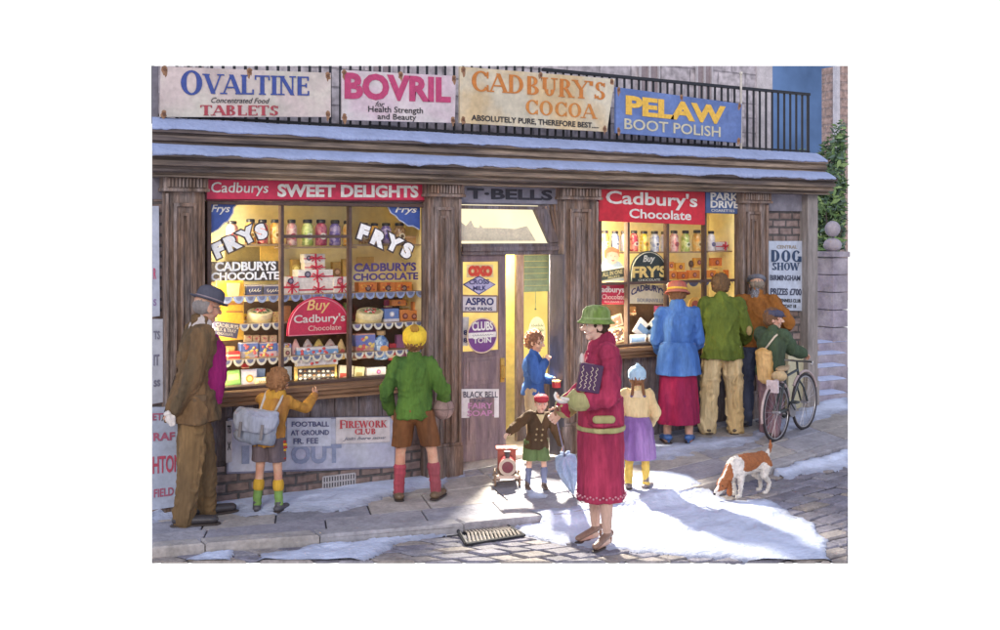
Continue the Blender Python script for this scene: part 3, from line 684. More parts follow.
def snowfield(name, polys, step=.022):
    mb = MB(); idx = {}; pts = []; tints = []
    # grid in place coordinates
    allp = [G(max(140, min(860, a)), b) for pl in polys for a, b in pl]; X0, X1 = min(p.x for p in allp)-.1, max(p.x for p in allp)+.1; Y0, Y1 = min(p.y for p in allp)-.1, min(max(p.y for p in allp)+.1, 1.2)
    nx, ny = int((X1-X0)/step), int((Y1-Y0)/step); hh = {}
    for i in range(nx+1):
        for j in range(ny+1):
            X, Y = X0+i*step, Y0+j*step
            skip = False
            for a, b, c in CL+[front_plane(X)]:
                n_ = math.hypot(a, b); v = (c-a*X-b*Y)/n_
                if v > step*1.3: skip = True; break
                if v > 0: X += a/n_*v; Y += b/n_*v
            if skip: continue
            if Y > .0 and X < 9.4: continue
            road = Y < yk(X)+.0; base = gz(X)-(RD if road else 0)
            if X > 4.75: base = gz(X)-RD*max(0, min(1, (yk(X)+.02-Y)/.16))+(.008 if 0 < Y-yk(X) < .16 else 0)
            elif not road: base += .008 if Y-yk(X) < .16 else 0
            if X <= 4.75 and name == 'road_snow' and not Y < yk(X)-.004: continue
            a, b = pix(X, Y, base)
            n_ = noise.noise(Vector((X*2.3, Y*2.3, 0)))*6+noise.noise(Vector((X*7, Y*7, 5)))*4+noise.noise(Vector((X*20, Y*20, 9)))*2
            sd = max(sdist(a, b, p) for p in polys)+n_-.5
            h = -1 if sd < -2.5 else .020*(1-math.exp(-max(0, sd)/7))+.010*noise.noise(Vector((X*5, Y*5, 2)))*min(1, max(sd, 0)/6)+.003
            if sd < 0: h = -.02+.023*(sd+2.5)/2.5 if sd > -2.5 else -1
            if -2.5 < sd < 0 and Y < yk(X)+.02: h -= (base-(gz(X)-RD)+.01)*min(1, -sd)
            fp = foot(X, Y)
            if h > .006: h = max(.003, h-.012*fp)
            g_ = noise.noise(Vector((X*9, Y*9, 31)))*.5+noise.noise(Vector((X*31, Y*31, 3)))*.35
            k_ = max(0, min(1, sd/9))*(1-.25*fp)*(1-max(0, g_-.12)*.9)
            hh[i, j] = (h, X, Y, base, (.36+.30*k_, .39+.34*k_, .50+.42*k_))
    for (i, j), (h, X, Y, b, tc_) in hh.items():
        if h > -.5: idx[i, j] = len(pts); pts.append((X, Y, b+h)); tints.append(tc_)
    fs = [(idx[i, j], idx[i+1, j], idx[i+1, j+1], idx[i, j+1]) for (i, j) in idx if (i+1, j) in idx and (i+1, j+1) in idx and (i, j+1) in idx]
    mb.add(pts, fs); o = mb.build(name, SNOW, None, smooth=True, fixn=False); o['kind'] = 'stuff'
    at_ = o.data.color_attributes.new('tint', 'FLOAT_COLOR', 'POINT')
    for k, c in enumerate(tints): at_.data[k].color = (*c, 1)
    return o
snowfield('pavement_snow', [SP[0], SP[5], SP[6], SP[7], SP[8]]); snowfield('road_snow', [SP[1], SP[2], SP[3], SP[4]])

# drain grate at the kerb
gp = [G(455, 527), G(507, 519), G(524, 537), G(466, 546)]
dr = empty('drain_grate', gp[0], 'rusty iron drain grate with curved bars beside the kerb', 'drain')
zg = -RD+.012
b = MB()
for i in range(4):
    p, q = gp[i], gp[(i+1) % 4]; b.tube([(p.x, p.y, gz(p.x)+zg), (q.x, q.y, gz(q.x)+zg)], .014, 6)
b.build('frame', IRON, dr)
for i in range(1, 15):
    t = i/15; p = gp[0].lerp(gp[1], t); q = gp[3].lerp(gp[2], t); m_ = p.lerp(q, .5)+Vector((.035, 0, 0)); b = MB()
    b.tube([(p.x, p.y, gz(p.x)+zg), (m_.x, m_.y, gz(m_.x)+zg+.004), (q.x, q.y, gz(q.x)+zg)], .009, 5); b.build('bar', mat('rusty_iron', (.34, .30, .27), .7, .4, 20), dr)
b = MB(); b.add([(p.x, p.y, gz(p.x)+zg-.012) for p in gp], [(0, 1, 2, 3)]); b.build('pit', paint((.02, .02, .03)), dr, fixn=False)

# ---------------------------------------------------------------- right edge: steps, garden wall, pier, tree, sky, neighbour
LT = mat('pier_stone', (.38, .345, .39), .85, .35, 5, bump=.6, hue=(.33, .29, .36))
st = empty('stone_steps', (Xp(820), .1, .25), 'worn grey stone steps beside the corner post with snow', 'steps')
for i in range(5):
    y0 = .02+.26*i; z1 = .34+.115*i; b = MB(); x0 = Xp(819, y0); x1 = Xp(848, y0)
    b.box(x0, x1, y0, y0+.26, .1, z1); b.build('step', LT, st, bevel=.01)
    b = MB(); xs = [x0+(x1-x0)*k/14 for k in range(15)]
    vs = []
    for x in xs: d_ = noise.noise(Vector((x*7, i*3, 0)))*.04; vs += [(x, y0+.02+abs(d_), z1+.002), (x, y0+.07+d_*.5, z1+.016), (x, y0+.25, z1+.022)]
    b.add(vs, [(k*3+j, k*3+3+j, k*3+4+j, k*3+1+j) for k in range(14) for j in range(2)], (.5, .56, .78)); b.build('snow_cap', SNOW, st, smooth=True, fixn=False)
gw = empty('garden_wall', (Xp(824, 1.4), 1.4, .3), 'low brick garden wall, shadow put in its colour, with snowy sloping coping', 'wall'); Yg = 1.42
b = MB(); b.prism([W(x, y, Yg) for x, y in ((814, 372), (814, 262), (834, 272), (834, 372))], (0, .2, 0)); b.build('brickwork', brickmat('shadowed_brick', (.13, .10, .12), (.19, .15, .18), (.08, .07, .09)), gw)  # brick darkened: the alley's shadow is put into its colour
b = MB(); b.prism([W(x, y, Yg-.04) for x, y in ((813, 263), (813, 258), (834, 269), (834, 274))], (0, .3, 0), (.5, .56, .76)); b.build('coping', SNOW, gw, bevel=.01)
Yp = 1.1; xm = Xp(841.5, Yp); p0, p1 = Xp(833, Yp), Xp(848, Yp)
pr = empty('gate_pier', (xm, Yp, .5), 'stone gate pier topped by two stacked balls at right edge', 'pier')
zp1 = Zp(840, 257, Yp); b = MB()
for i in range(7):
    za, zb_ = .3+(zp1-.3)*i/7, .3+(zp1-.3)*(i+1)/7; b.box(p0+.01*(i % 2), p1, Yp, Yp+.3, za, zb_-.008)
b.build('shaft', LT, pr, bevel=.01)
b = MB(); b.box(p0-.04, p1, Yp-.04, Yp+.34, zp1, zp1+.07); b.build('cap', LT, pr, bevel=.01)
r_ = (p1-p0)*.42; xm2 = p1-r_-.005
b = MB(); b.ell((xm2, Yp+.15, Zp(842, 245, Yp+.15)), (r_, r_, r_*.8)); b.ell((xm2, Yp+.15, Zp(842, 229, Yp+.15)), (r_*.85, r_*.85, r_*.9)); b.tube([(xm2, Yp+.15, zp1), (xm2, Yp+.15, zp1+.2)], r_*.5, 12); b.build('ball_finial', LT, pr, smooth=True)
# dusk sky between the buildings
Ys = 7.0; b = MB(); b.prism([W(x, y, Ys) for x, y in ((768, 66), (841, 66), (841, 300), (768, 300))], (0, .05, 0))
o = b.build('sky', emat('dusk_sky', (.10, .17, .35), .95, .35, .9), None); o['kind'] = 'structure'
Yn = 5.6; nb = empty('neighbouring_house', (Xp(844, Yn), Yn, 1), 'reddish brick house corner seen at the far right edge', 'house')
b = MB(); b.prism([W(x, y, Yn) for x, y in ((838, 66), (848, 66), (848, 300), (838, 300))], (0, .4, 0)); b.build('brick_wall', brickmat('red_brick', (.42, .30, .26), (.46, .33, .29), (.36, .28, .26), .45, .16, .02), nb)
b = MB(); b.prism([W(x, y, Yn-.05) for x, y in ((837, 66), (840, 66), (840, 150), (837, 150))], (0, .1, 0)); b.build('quoin', paint((.6, .58, .62)), nb)
# evergreen bush/tree
def tree(loc_px, Yt, blobs, label):
    base = W(loc_px[0], loc_px[1], Yt); t = empty('evergreen_tree', (base.x, Yt, .4), label, 'tree')
    b = MB(); top = W(blobs[0][0], blobs[0][1], Yt)
    b.tube([(base.x, Yt, .3), (base.x+.02, Yt, 1.2), (top.x, Yt, top.z)], [.09, .07, .02], 8)
    for k in range(9):
        c = W(random.choice(blobs)[0], random.choice(blobs)[1], Yt); z = random.uniform(1.4, 2.4); b.tube([(base.x, Yt, z), (min(c.x, Xp(848, Yt-.3)-.1), Yt+random.uniform(-.3, .3), z+.5)], [.025, .006], 5)
    b.build('trunk', mat('bark', (.10, .08, .07), .9), t)
    lim = lambda y: Xp(848, y)-.07
    m = MB(); greens = [(.09,.17,.06),(.16,.27,.09),(.055,.10,.06),(.24,.36,.14),(.13,.20,.15),(.36,.44,.36)]
    for (px, py, r, n) in blobs:
        c = W(px, py, Yt)
        for _ in range(int(n*.6)):
            d = Vector((random.gauss(0, 1), random.gauss(0, 1), random.gauss(0, 1))); d.normalize(); p = c+d*r*random.random()**.4*Vector((1, 1, 1)).x
            if p.x > lim(p.y): continue
            u = Vector((random.gauss(0, 1), random.gauss(0, 1), random.gauss(0, .6))).normalized(); w = u.cross(d).normalized(); s_ = random.choice((.016, .022, .03, .05))*random.uniform(.8, 1.3)
            g = random.choice(greens[:5] if random.random() < .93 else greens); 
            m.add([p-u*s_*1.6, p+w*s_*.5, p+u*s_*1.6, p-w*s_*.5], [(0, 1, 2, 3)], g)
    m.build('crown', mat('leaves', (.1, .2, .1), .7, .3, 6, attr=True), t, fixn=False)
random.seed(3)
tree((828, 330), 2.2, [(838,170,.38,1500),(830,190,.34,1500),(842,150,.3,900),(822,210,.3,1300),(842,200,.36,1500),(820,178,.24,700),(833,225,.34,1500),(826,240,.3,1200),(846,132,.2,350),(812,165,.14,220),(818,258,.3,1000),(800,155,.10,90)], 'green evergreen tree rising behind the garden wall at the right')
# ================================================================== SIGNS
WHITE = (.78, .76, .72); RED = (.62, .03, .05); NAVY = (.035, .04, .14); BLK = (.03, .03, .035)
def inkc(c): return paint(c, .5, .20, 26)
def board(name, label, cat, pts, Y, col, lines=(), rim=None, th=.02, hue=None, rough=.45, tilt=None, group=None, parent=None, var=.2):
    """pts: four corners in the photo (TL, TR, BR, BL) on the plane Y; lines: (text,u0,v0,u1,v1,colour,opts) in fractions, v down"""
    P = [W(x, y, Y) for x, y in pts]; c = P[3].lerp(P[2], .5)
    if parent is None: e = empty(name, c, label, cat, group)
    else: e = parent
    b = MB(); b.prism([(p.x, Y, p.z) for p in P], (0, th, 0)); b.build('board', paint(col, rough, var, 4, hue=hue, bump=.05), e, bevel=.002)
    if rim:
        b = MB()
        for i in range(4):
            p, q = P[i], P[(i+1) % 4]; b.tube([(p.x, Y-.002, p.z), (q.x, Y-.002, q.z)], .008, 5)
        b.build('rim', inkc(rim), e)
    if name == 'enamel_sign' and th >= .03:
        for k, (u, v) in enumerate(((.02, .06), (.98, .06), (.98, .94), (.02, .94), (.5, .04))):
            t = P[0].lerp(P[1], u).lerp(P[3].lerp(P[2], u), v); b = MB(); b.lathe([(.013, 0), (.013, .006), (.006, .010)], (t.x, Y-.010, t.z), 10, 'y'); b.build('bolt', mat('rusty_bolt', (.20, .10, .06), .8, .4, 30), e)
            rnd = random.Random(k+int(pts[0][0])); b = MB(); q = [(t.x+(.020+.016*rnd.random())*math.cos(R(a))*.8, Y-.0012, t.z+(.022+(.05*rnd.random() if a > 180 else .01))*math.sin(R(a))) for a in range(0, 360, 24)]
            b.prism(q, (0, .001, 0)); b.build('rust_stain', mat('rust_stain', (.34, .19, .11), .9, .4, 30), e)
    for ln in lines:
        s_, u0, v0, u1, v1, c2 = ln[:6]; o = dict(ln[6]) if len(ln) > 6 else {}
        def at(u, v): t = P[0].lerp(P[1], u); w = P[3].lerp(P[2], u); return t.lerp(w, v)
        a, b_ = at(u0, v1), at(u1, v0); a2 = at(u1, v1)
        o.setdefault('tilt', 0); o['tilt'] += (a2.z-a.z)
        z1 = at(u0, v0).z
        text(s_, a.x, b_.x, a.z+(a2.z-a.z)/2, z1+(a2.z-a.z)/2, Y-.002, inkc(c2), parent=e, **o)
    return e
YS = -.12
BLUEI = (.05, .085, .32)
board('enamel_sign', 'cream board lettered OVALTINE TABLETS above the left window', 'sign', [(161,66.3),(331,73),(331,117),(160,117)], YS+.04, (.62,.58,.50), [
  ('OVALTINE', .11,.06,.86,.56, BLUEI, dict(serif=True, bold=.04, big=1.25)), ('Concentrated Food', .28,.60,.62,.71, BLK, dict(shear=.35, bold=0)), ('TABLETS', .22,.76,.67,.97, (.42,.06,.08), dict(serif=True, bold=.05))], hue=(.66,.55,.52), th=.03)
board('enamel_sign', 'pink board lettered BOVRIL between the two cream boards', 'sign', [(342,70),(456,76),(455,123),(342,120)], YS+.04, (.66,.52,.58), [
  ('BOVRIL', .02,.04,.95,.58, (.52,.06,.17), dict(bold=.045)), ('for', .28,.60,.36,.71, BLK, dict(shear=.4, bold=0)), ('Health Strength', .22,.70,.70,.86, BLK, dict(bold=.005)), ('and Beauty', .30,.85,.64,1.0, BLK, dict(bold=.005))], hue=(.68,.62,.62), th=.03)
board('enamel_sign', "cream board lettered CADBURY'S COCOA in orange", 'sign', [(460,66.5),(615,79),(607,132),(460,123)], YS+.04, (.66,.60,.46), [
  ("CADBURY'S", .07,.05,.93,.42, (.60,.21,.04), dict(serif=True, big=1.1)), ('COCOA', .42,.50,.90,.77, (.62,.24,.05), dict(serif=True)), ('ABSOLUTELY PURE, THEREFORE BEST.....', .07,.84,.93,.96, BLK, dict(bold=.02))], hue=(.68,.52,.30), th=.03)
board('enamel_sign', 'blue board lettered PELAW BOOT POLISH near the railing end', 'sign', [(616,87),(742,104),(741,143),(616,133)], YS+.04, (.15,.23,.50), [
  ('PELAW', .07,.15,.86,.58, (.85,.52,.08), dict(bold=.045)), ('BOOT POLISH', .06,.66,.82,.90, (.62,.58,.42), dict(bold=.012))], hue=(.11,.18,.42), th=.03)
board('fascia_sign', "long red sign lettered Cadburys SWEET DELIGHTS over the left window", 'sign', [(206,179),(426,181.5),(426,201),(206,200)], -.045, (.62,.03,.09), [
  ('Cadburys', .02,.14,.26,.80, WHITE, dict(shear=.1, bold=.01)), ('SWEET DELIGHTS', .30,.2,.96,.84, WHITE, dict(bold=.04))], rim=(.12,.02,.03))
board('fascia_sign', "square red sign lettered Cadburys Chocolate on the right window", 'sign', [(599,187),(705,191),(705,225),(599,221)], -.045, (.60,.02,.04), [
  ("Cadbury's", .06,.08,.92,.60, WHITE, dict(bold=.02)), ('Chocolate', .27,.60,.86,.88, WHITE, dict(bold=.02))])
board('enamel_sign', 'small navy sign lettered PARK DRIVE at right window corner', 'sign', [(706,190.5),(741,191.5),(741,214),(706,213)], -.045, (.07,.12,.28), [
  ('PARK', .12,.08,.92,.42, WHITE, dict(bold=.03)), ('DRIVE', .12,.44,.92,.76, WHITE, dict(bold=.03)), ('CIGARETTES', .14,.82,.8,.93, WHITE, dict(bold=0))])
# posters on the walls
board('poster', 'pale blue DOG SHOW poster on the brick by the post', 'poster', [(768,241),(804,241),(803,311),(766,310)], -.03, (.50,.56,.68), [
  ('CENTRAL', .24,.06,.8,.11, (.35,.3,.25), {}), ('DOG', .10,.13,.92,.30, (.03,.06,.13), dict(serif=True, bold=.1)), ('SHOW', .13,.31,.88,.42, (.03,.06,.13), dict(serif=True, bold=.06)), ('BIRMINGHAM', .08,.49,.90,.57, (.06,.07,.12), {}), ('PRIZES £700', .10,.68,.94,.78, (.06,.07,.12), dict(bold=.03)), ('TWO KENNELS CLUB', .10,.83,.92,.88, BLK, {}), ('SATURDAY 18', .24,.91,.80,.96, BLK, {})], th=.006)
board('poster', 'grey blue RAF poster low at the far left wall', 'poster', [(152.5,407),(184,407),(181,506),(152.5,510)], -.17, (.44,.50,.64), [
  ('ETTERS', .0,.06,.92,.13, (.42,.12,.2), {}), ('RAF', .02,.25,.72,.33, (.42,.12,.2), dict(bold=.03)), ('HTON', .0,.48,.94,.65, (.5,.08,.14), dict(bold=.02)), ('FIELD', .04,.80,.72,.88, (.42,.12,.2), {})], th=.006)
board('poster', 'narrow torn white bill halfway up the left edge wall', 'poster', [(152.5,319),(164,319),(165,402),(152.5,404)], -.035, (.52,.55,.64), [
  ('TS', .08,.14,.62,.24, (.2,.2,.28), {}), ('IT', .08,.42,.56,.55, (.2,.2,.28), {}), ('ss', .08,.72,.6,.8, (.2,.2,.28), {})], th=.006)
board('poster', 'blue edged bill with red lettering high on left wall', 'poster', [(152.5,206),(159,206),(160,316),(152.5,317)], -.035, (.50,.54,.66), [
  ('R', .1,.56,.5,.66, (.6,.1,.2), {}), ('S', .1,.84,.5,.9, (.3,.2,.4), {})], th=.006)
board('poster', 'big weathered white bill with blue ABOUT letters under the left window', 'poster', [(228,419),(395,417),(395,467),(227,473)], -.012+.0, (.50,.52,.62), [
  ('OUT', .36,.50,.66,.88, (.24,.28,.42), dict(bold=.04)), ('I', .08,.50,.12,.84, (.24,.28,.42), dict(bold=.06))], th=.006, hue=(.42,.44,.58), rim=(.2,.2,.28))
board('poster', 'pale bill lettered FOOTBALL AT GROUND beside the schoolboy', 'poster', [(287,418),(331,418),(331,446),(287,447)], -.022, (.52,.55,.66), [
  ('FOOTBALL', .1,.12,.95,.30, (.08,.09,.2), {}), ('AT GROUND', .08,.42,.95,.60, (.08,.09,.2), {}), ('FR. FEE', .14,.70,.7,.90, (.08,.09,.2), {})], th=.006)
board('poster', 'pinkish white FIREWORK CLUB bill under the left window', 'poster', [(336,417.5),(390,417),(390,442),(336,444)], -.022, (.62,.58,.60), [
  ('FIREWORK', .06,.1,.94,.42, (.5,.06,.08), dict(serif=True, bold=.05, big=1.2)), ('CLUB', .34,.44,.72,.66, (.5,.06,.08), dict(serif=True, bold=.05)), ('Join here now', .12,.75,.92,.90, (.25,.25,.3), dict(shear=.4))], th=.006)
board('poster', 'grey framed lettered strip behind the old man', 'poster', [(226,421),(232,421),(232,462),(226,463)], -.024, (.45,.42,.44), [('TS', .2,.1,.8,.3, BLK, {}), ('X', .2,.5,.8,.7, BLK, {})], th=.006)
# signs on the door
YDg = .017
board('door_sign', 'red OXO sign at the top of the door glass', 'sign', [(466.5,264.5),(493.5,264.5),(493.5,277.5),(466.5,277.5)], YDg-.004, (.78,.60,.30), [('OXO', .05,.08,.95,.92, (.62,.06,.03), dict(bold=.09))], th=.003)
e = empty('door_sign', W(480, 295, YDg), 'lilac diamond shaped sign on the door under OXO', 'sign')
b = MB(); b.prism([W(x, y, YDg-.006) for x, y in ((462.5,284.5),(479,275.5),(496,284.5),(479,295))], (0, .003, 0)); b.build('board', paint((.45,.42,.62)), e)
b = MB(); pp = [W(x, y, YDg-.007) for x, y in ((463.5,284.5),(479,276.3),(495,284.5),(479,294.3),(463.5,284.5))]; b.tube(pp, .005, 5); b.build('rim', inkc(NAVY), e)
ptext('CROSS', 469, 279.5, 489, 284.5, YDg-.006, inkc(NAVY), parent=e); ptext('MILK', 473, 286, 486, 290.5, YDg-.006, inkc(NAVY), parent=e)
board('door_sign', 'pale ASPRO plate across the middle of the door glass', 'sign', [(461.5,295.5),(497,296),(497,312),(461.5,312)], YDg-.006, (.66,.62,.64), [('ASPRO', .1,.12,.9,.58, NAVY, dict(bold=.03)), ('FOR PAINS', .1,.70,.86,.9, NAVY, {})], rim=(.3,.2,.15), th=.004)
e = empty('door_sign', W(482, 350, YDg), 'round purple CLUBS sign on the door glass', 'sign')
c0 = W(482, 335.5, -.02); rz = abs(Zp(482, 318)-Zp(482, 353))/2*.98
b = MB(); b.lathe([(rz, 0), (rz, .008)], (c0.x, -.022, c0.z), 40, 'y'); b.build('board', paint((.16, .05, .22)), e)
b = MB(); b.tube([(c0.x+rz*math.cos(a*.157), -.024, c0.z+rz*math.sin(a*.157)) for a in range(40)], .007, 5, closed=True); b.build('rim', inkc((.72,.55,.4)), e)
b = MB(); b.box(c0.x-rz*.93, c0.x+rz*.93, -.025, -.022, c0.z-.02, c0.z+.03); b.build('band', inkc(WHITE), e)
ptext('CLUBS', 472, 322, 493, 331, -.023, inkc(WHITE), parent=e, bold=.03); ptext('TOIN', 473, 338, 491, 343.5, -.023, inkc(WHITE), parent=e); squiggle(c0.x-rz*.7, c0.x+rz*.7, c0.z+.005, .018, -.027, inkc(NAVY), e, n=8)
board('door_sign', 'small white tag left of the round door sign', 'sign', [(462,317),(469,317),(468,346),(462,346)], YDg-.006, (.6,.58,.56), [('8', .2,.45,.8,.62, NAVY, {}), ('8', .2,.72,.8,.88, NAVY, {})], th=.003)
board('door_sign', 'white BLACK BELL FAIRY SOAP notice low on the door', 'sign', [(460.8,389),(499,389),(499,417.5),(460.8,418)], -.012, (.66,.64,.66), [('BLACK BELL', .06,.08,.96,.30, (.06,.06,.1), dict(bold=.01)), ('TAP', .3,.36,.62,.45, (.06,.06,.1), {}), ('FAIRY', .18,.48,.82,.68, (.45,.2,.38), dict(bold=.02)), ('SOAP.', .16,.74,.86,.94, (.45,.2,.38), dict(bold=.02))], th=.005)
# round card on the inner screen
e = empty('round_card', W(537, 350, YB), 'white oval card with green lettering hanging on inner glass', 'sign'); cc = W(537, 333, YB-.02)
b = MB(); b.lathe([(.105, 0), (.105, .006)], (cc.x, YB-.02, cc.z), 36, 'y', sy=1.6); b.build('card', paint((.62,.66,.5)), e)
squiggle(cc.x-.07, cc.x+.07, cc.z+.08, .03, YB-.022, inkc((.08,.2,.1)), e); squiggle(cc.x-.08, cc.x+.08, cc.z+.03, .035, YB-.022, inkc((.10,.26,.12)), e, n=9)

# lettering on the window glass
def glasstext(part, s_, px0, py0, px1, py1, m, Y=.014, **k):
    o = ptext(s_, px0, py0, px1, py1, Y, m, parent=None, name='glass_lettering', **k)
    w = winL if part is partL else winR; o.parent = w; o.matrix_parent_inverse = Matrix.Translation(-w.location); return o
WH = paint((.95,.95,.94), .5, .04, 12); NV = inkc((.06,.035,.16))
def letters(s_, items, m, h=12, w=9):
    for ch, (x, y, ang) in zip(s_, items):
        for bold, yy, mm, nm in ((.075, .008, m, 'glass_lettering'), (.15, .012, inkc((.06,.04,.04)), 'letter_outline')):
            vs, fs = font_mesh(ch, bold, 0); v0, _ = font_mesh(ch, .075, 0); a, b, c, d = bb2(v0); cx, cz = (a+b)/2, (c+d)/2; P0 = W(x, y, .012); k = h/(scale_at(P0))/(d-c); ca, sa = math.cos(R(ang)), math.sin(R(ang))
            P = []
            for v in vs:
                u, q = (v[0]-cx)*k*1.12, (v[1]-cz)*k; P.append((P0.x+u*ca-q*sa, yy, P0.z+u*sa+q*ca))
            mb = MB(); mb.add(P, fs); o = mb.build(nm, mm, None, fixn=False); sd = o.modifiers.new('s', 'SOLIDIFY'); sd.thickness = .002; sd.offset = 0
            o.parent = winL; o.matrix_parent_inverse = Matrix.Translation(-winL.location)
def scale_at(p): return F/(p.x*SN+(p.y+D)*CS)
letters('FRYS', [(218.5,250,24),(232.5,242.5,24),(247,235.5,28),(261,231.5,22)], WH, 15.5)
letters('FRYS', [(363.5,232.5,-18),(379,239,-24),(393.5,243.5,-26),(407,250.5,-24)], WH, 15.5)
glasstext(partL, 'CADBURYS', 215, 262, 276, 271.5, WH, bold=.035); glasstext(partL, 'CHOCOLATE', 211, 272.5, 279, 281, WH, bold=.035)
glasstext(partL, "CADBURY'S", 354, 263, 416, 272, NV, bold=.035); glasstext(partL, 'CHOCOLATE', 353, 273.5, 418, 281, NV, bold=.035)
def corner_transfer(pts, tx, label):
    e = empty('corner_transfer', W(pts[0][0], pts[0][1], .012), label, 'sign')
    b = MB(); b.prism([W(x, y, .013) for x, y in pts], (0, .003, 0)); b.build('shield', paint((.05,.10,.36), .3), e)
    b = MB(); b.tube([W(x, y, .011) for x, y in pts[2:]], .006, 5); b.build('border', inkc((.55,.58,.7)), e)
    ptext('Frys', *tx, .011, inkc(WHITE), parent=e, shear=.3, bold=.015)
corner_transfer([(208.5,201.5),(208.5,234),(209,234),(218,229.5),(224,223),(228,221),(231,216),(233,213),(233.5,208),(236,205),(236,201.8)], (211, 204.5, 230, 214.5), 'blue scalloped Frys transfer in the left corner of the window')
corner_transfer([(420,204.5),(420,229.5),(419,229.5),(413,226),(408,226),(403,222),(399,220),(396,216),(391,213),(389,209),(386.5,204)], (395, 206, 417, 214.5), 'blue scalloped Frys transfer in the right corner of the window')

# ================================================================== GOODS IN THE WINDOWS
ORD = ['first', 'second', 'third', 'fourth', 'fifth', 'sixth', 'seventh', 'eighth', 'ninth', 'tenth', 'eleventh', 'twelfth', 'thirteenth', 'fourteenth', 'fifteenth', 'sixteenth']
SW = {}
def sweets(c1, c2):
    key = (c1, c2)
    if key in SW: return SW[key]
    m = bpy.data.materials.new('sweets'); m.use_nodes = True; t = m.node_tree; l = t.links.new; b = t.nodes['Principled BSDF']; b.inputs['Roughness'].default_value = .25; b.inputs['Coat Weight'].default_value = .6
    co = N(t, 'ShaderNodeTexCoord'); v = N(t, 'ShaderNodeTexVoronoi'); v.inputs['Scale'].default_value = 38; l(co.outputs['Object'], v.inputs[0])
    r = N(t, 'ShaderNodeValToRGB'); e = r.color_ramp.elements; e[0].color = (*c1, 1); e[1].color = (*c2, 1); e[0].position = .3; e[1].position = .7
    s = N(t, 'ShaderNodeSeparateColor'); l(v.outputs['Color'], s.inputs[0]); l(s.outputs[0], r.inputs[0]); l(r.outputs[0], b.inputs['Base Color'])
    SW[key] = m; return m
LIDM = paint((.03,.03,.04), .4)
def jar(px, pyt, pyb, wpx, Y, kind, where, i, group):
    c1, c2, cn, lab = kind; p = W(px, pyb, Y); zt = W(px, pyt, Y).z; h = zt-p.z; r = wpx/2/scale_at(p)
    e = empty('sweet_jar', p, '%s sweet jar, %s from the left %s' % (cn, ORD[i], where), 'jar', group)
    b = MB(); b.lathe([(r*.9, 0), (r, h*.04), (r, h*.66), (r*.9, h*.76), (r*.62, h*.84), (r*.62, h*.88)], p, 18); b.build('glass', sweets(c1, c2), e, smooth=True)
    b = MB(); b.lathe([(r*.72, h*.86), (r*.76, h*.88), (r*.76, h*.97), (r*.66, h)], p, 18); b.build('lid', LIDM, e, smooth=False)
    b = MB(); b.lathe([(r*.55, 0), (r*.55, .006)], (p.x, Y-r-.004, p.z+h*.36), 16, 'y'); b.build('label', paint(lab, .5), e)
    b = MB(); b.lathe([(r*.30, 0), (r*.30, .004)], (p.x, Y-r-.008, p.z+h*.36), 12, 'y'); b.build('label_mark', inkc(tuple(x*.35 for x in c1)), e)
    return e
OR = ((.85,.42,.08),(.9,.62,.25),'orange',(.9,.75,.4)); PK = ((.75,.35,.35),(.9,.65,.6),'pink',(.5,.08,.12)); RDk = ((.6,.04,.08),(.85,.35,.3),'red',(.85,.75,.7)); GN = ((.4,.55,.12),(.75,.8,.35),'lime green',(.8,.85,.65))
MR = ((.35,.04,.10),(.65,.2,.25),'maroon',(.85,.8,.7)); PU = ((.2,.15,.4),(.5,.4,.6),'purple',(.15,.1,.4)); WT = ((.7,.68,.75),(.9,.88,.9),'white',(.12,.12,.35)); YL = ((.85,.65,.05),(.95,.85,.3),'yellow',(.85,.4,.1)); LB = ((.3,.38,.65),(.65,.7,.85),'pale blue',(.85,.85,.9)); BR_ = ((.35,.2,.1),(.6,.4,.2),'brown',(.8,.7,.5))
def shelf(px0, px1, py, y0, y1, label, lace=True, lacecol=(.75,.72,.62), th=.014):
    a = W(px0, py, y0); b_ = W(px1, py, y0); z = a.z
    e = empty('display_shelf', (a.x, y0, z-.01), label, 'shelf')
    b = MB(); b.box(a.x, b_.x+ (y1-y0)*.35, y0, y1, z-th, z); b.build('board', paint((.36,.25,.16)), e)
    if lace:
        b = MB(); n = int((px1-px0)/11)+1; w = (b_.x-a.x)/n
        for i in range(n):
            c = a.x+w*(i+.5); pts = [(c+w*.46*math.cos(R(t)), y0-.004, z-.004-.058*math.sin(R(t))) for t in range(0, 181, 20)]
            b.prism(pts, (0, .002, 0)); 
        b.build('paper_lace', paint(lacecol), e)
        b = MB()
        for i in range(n):
            c = a.x+w*(i+.5); b.prism([(c+w*.28*math.cos(R(t)), y0-.007, z-.006-.034*math.sin(R(t))) for t in range(0, 181, 30)], (0, .002, 0))
        b.build('lace_pattern', paint((.16,.18,.32)), e)
    return z
# top glass shelves, left window
YT = .22
shelf(209, 281, 244.5, .12, .34, 'top wooden shelf of jars in the left pane', False); shelf(283, 349, 247, .12, .34, 'top shelf of jars behind the middle pane', False); shelf(352, 424, 244.5, .12, .34, 'top wooden shelf of jars in the right pane', False)
GJ = 'sweet jars along the top shelf of the left window'
jl = [(229,221,244,12,PK),(247.5,219,244,11,OR),(259.5,219.5,244,11,RDk),(272.5,219.5,244,12,OR),(288.5,219.5,246,11,PK),(304.5,219.5,246,12,GN),(318,219.5,246,12,MR),(332,220,246,11.5,PU),(344.5,220.5,246,10,OR),(361,223,244,10.5,BR_),(371.5,223,244,9.5,OR),(383,223,244,11,PU),(396.5,223,244,12,BR_)]
for i, (x, a, b_, w, k) in enumerate(jl): jar(x+3, a, b_-.3, w, YT, k, 'on the top left shelf', i, GJ)

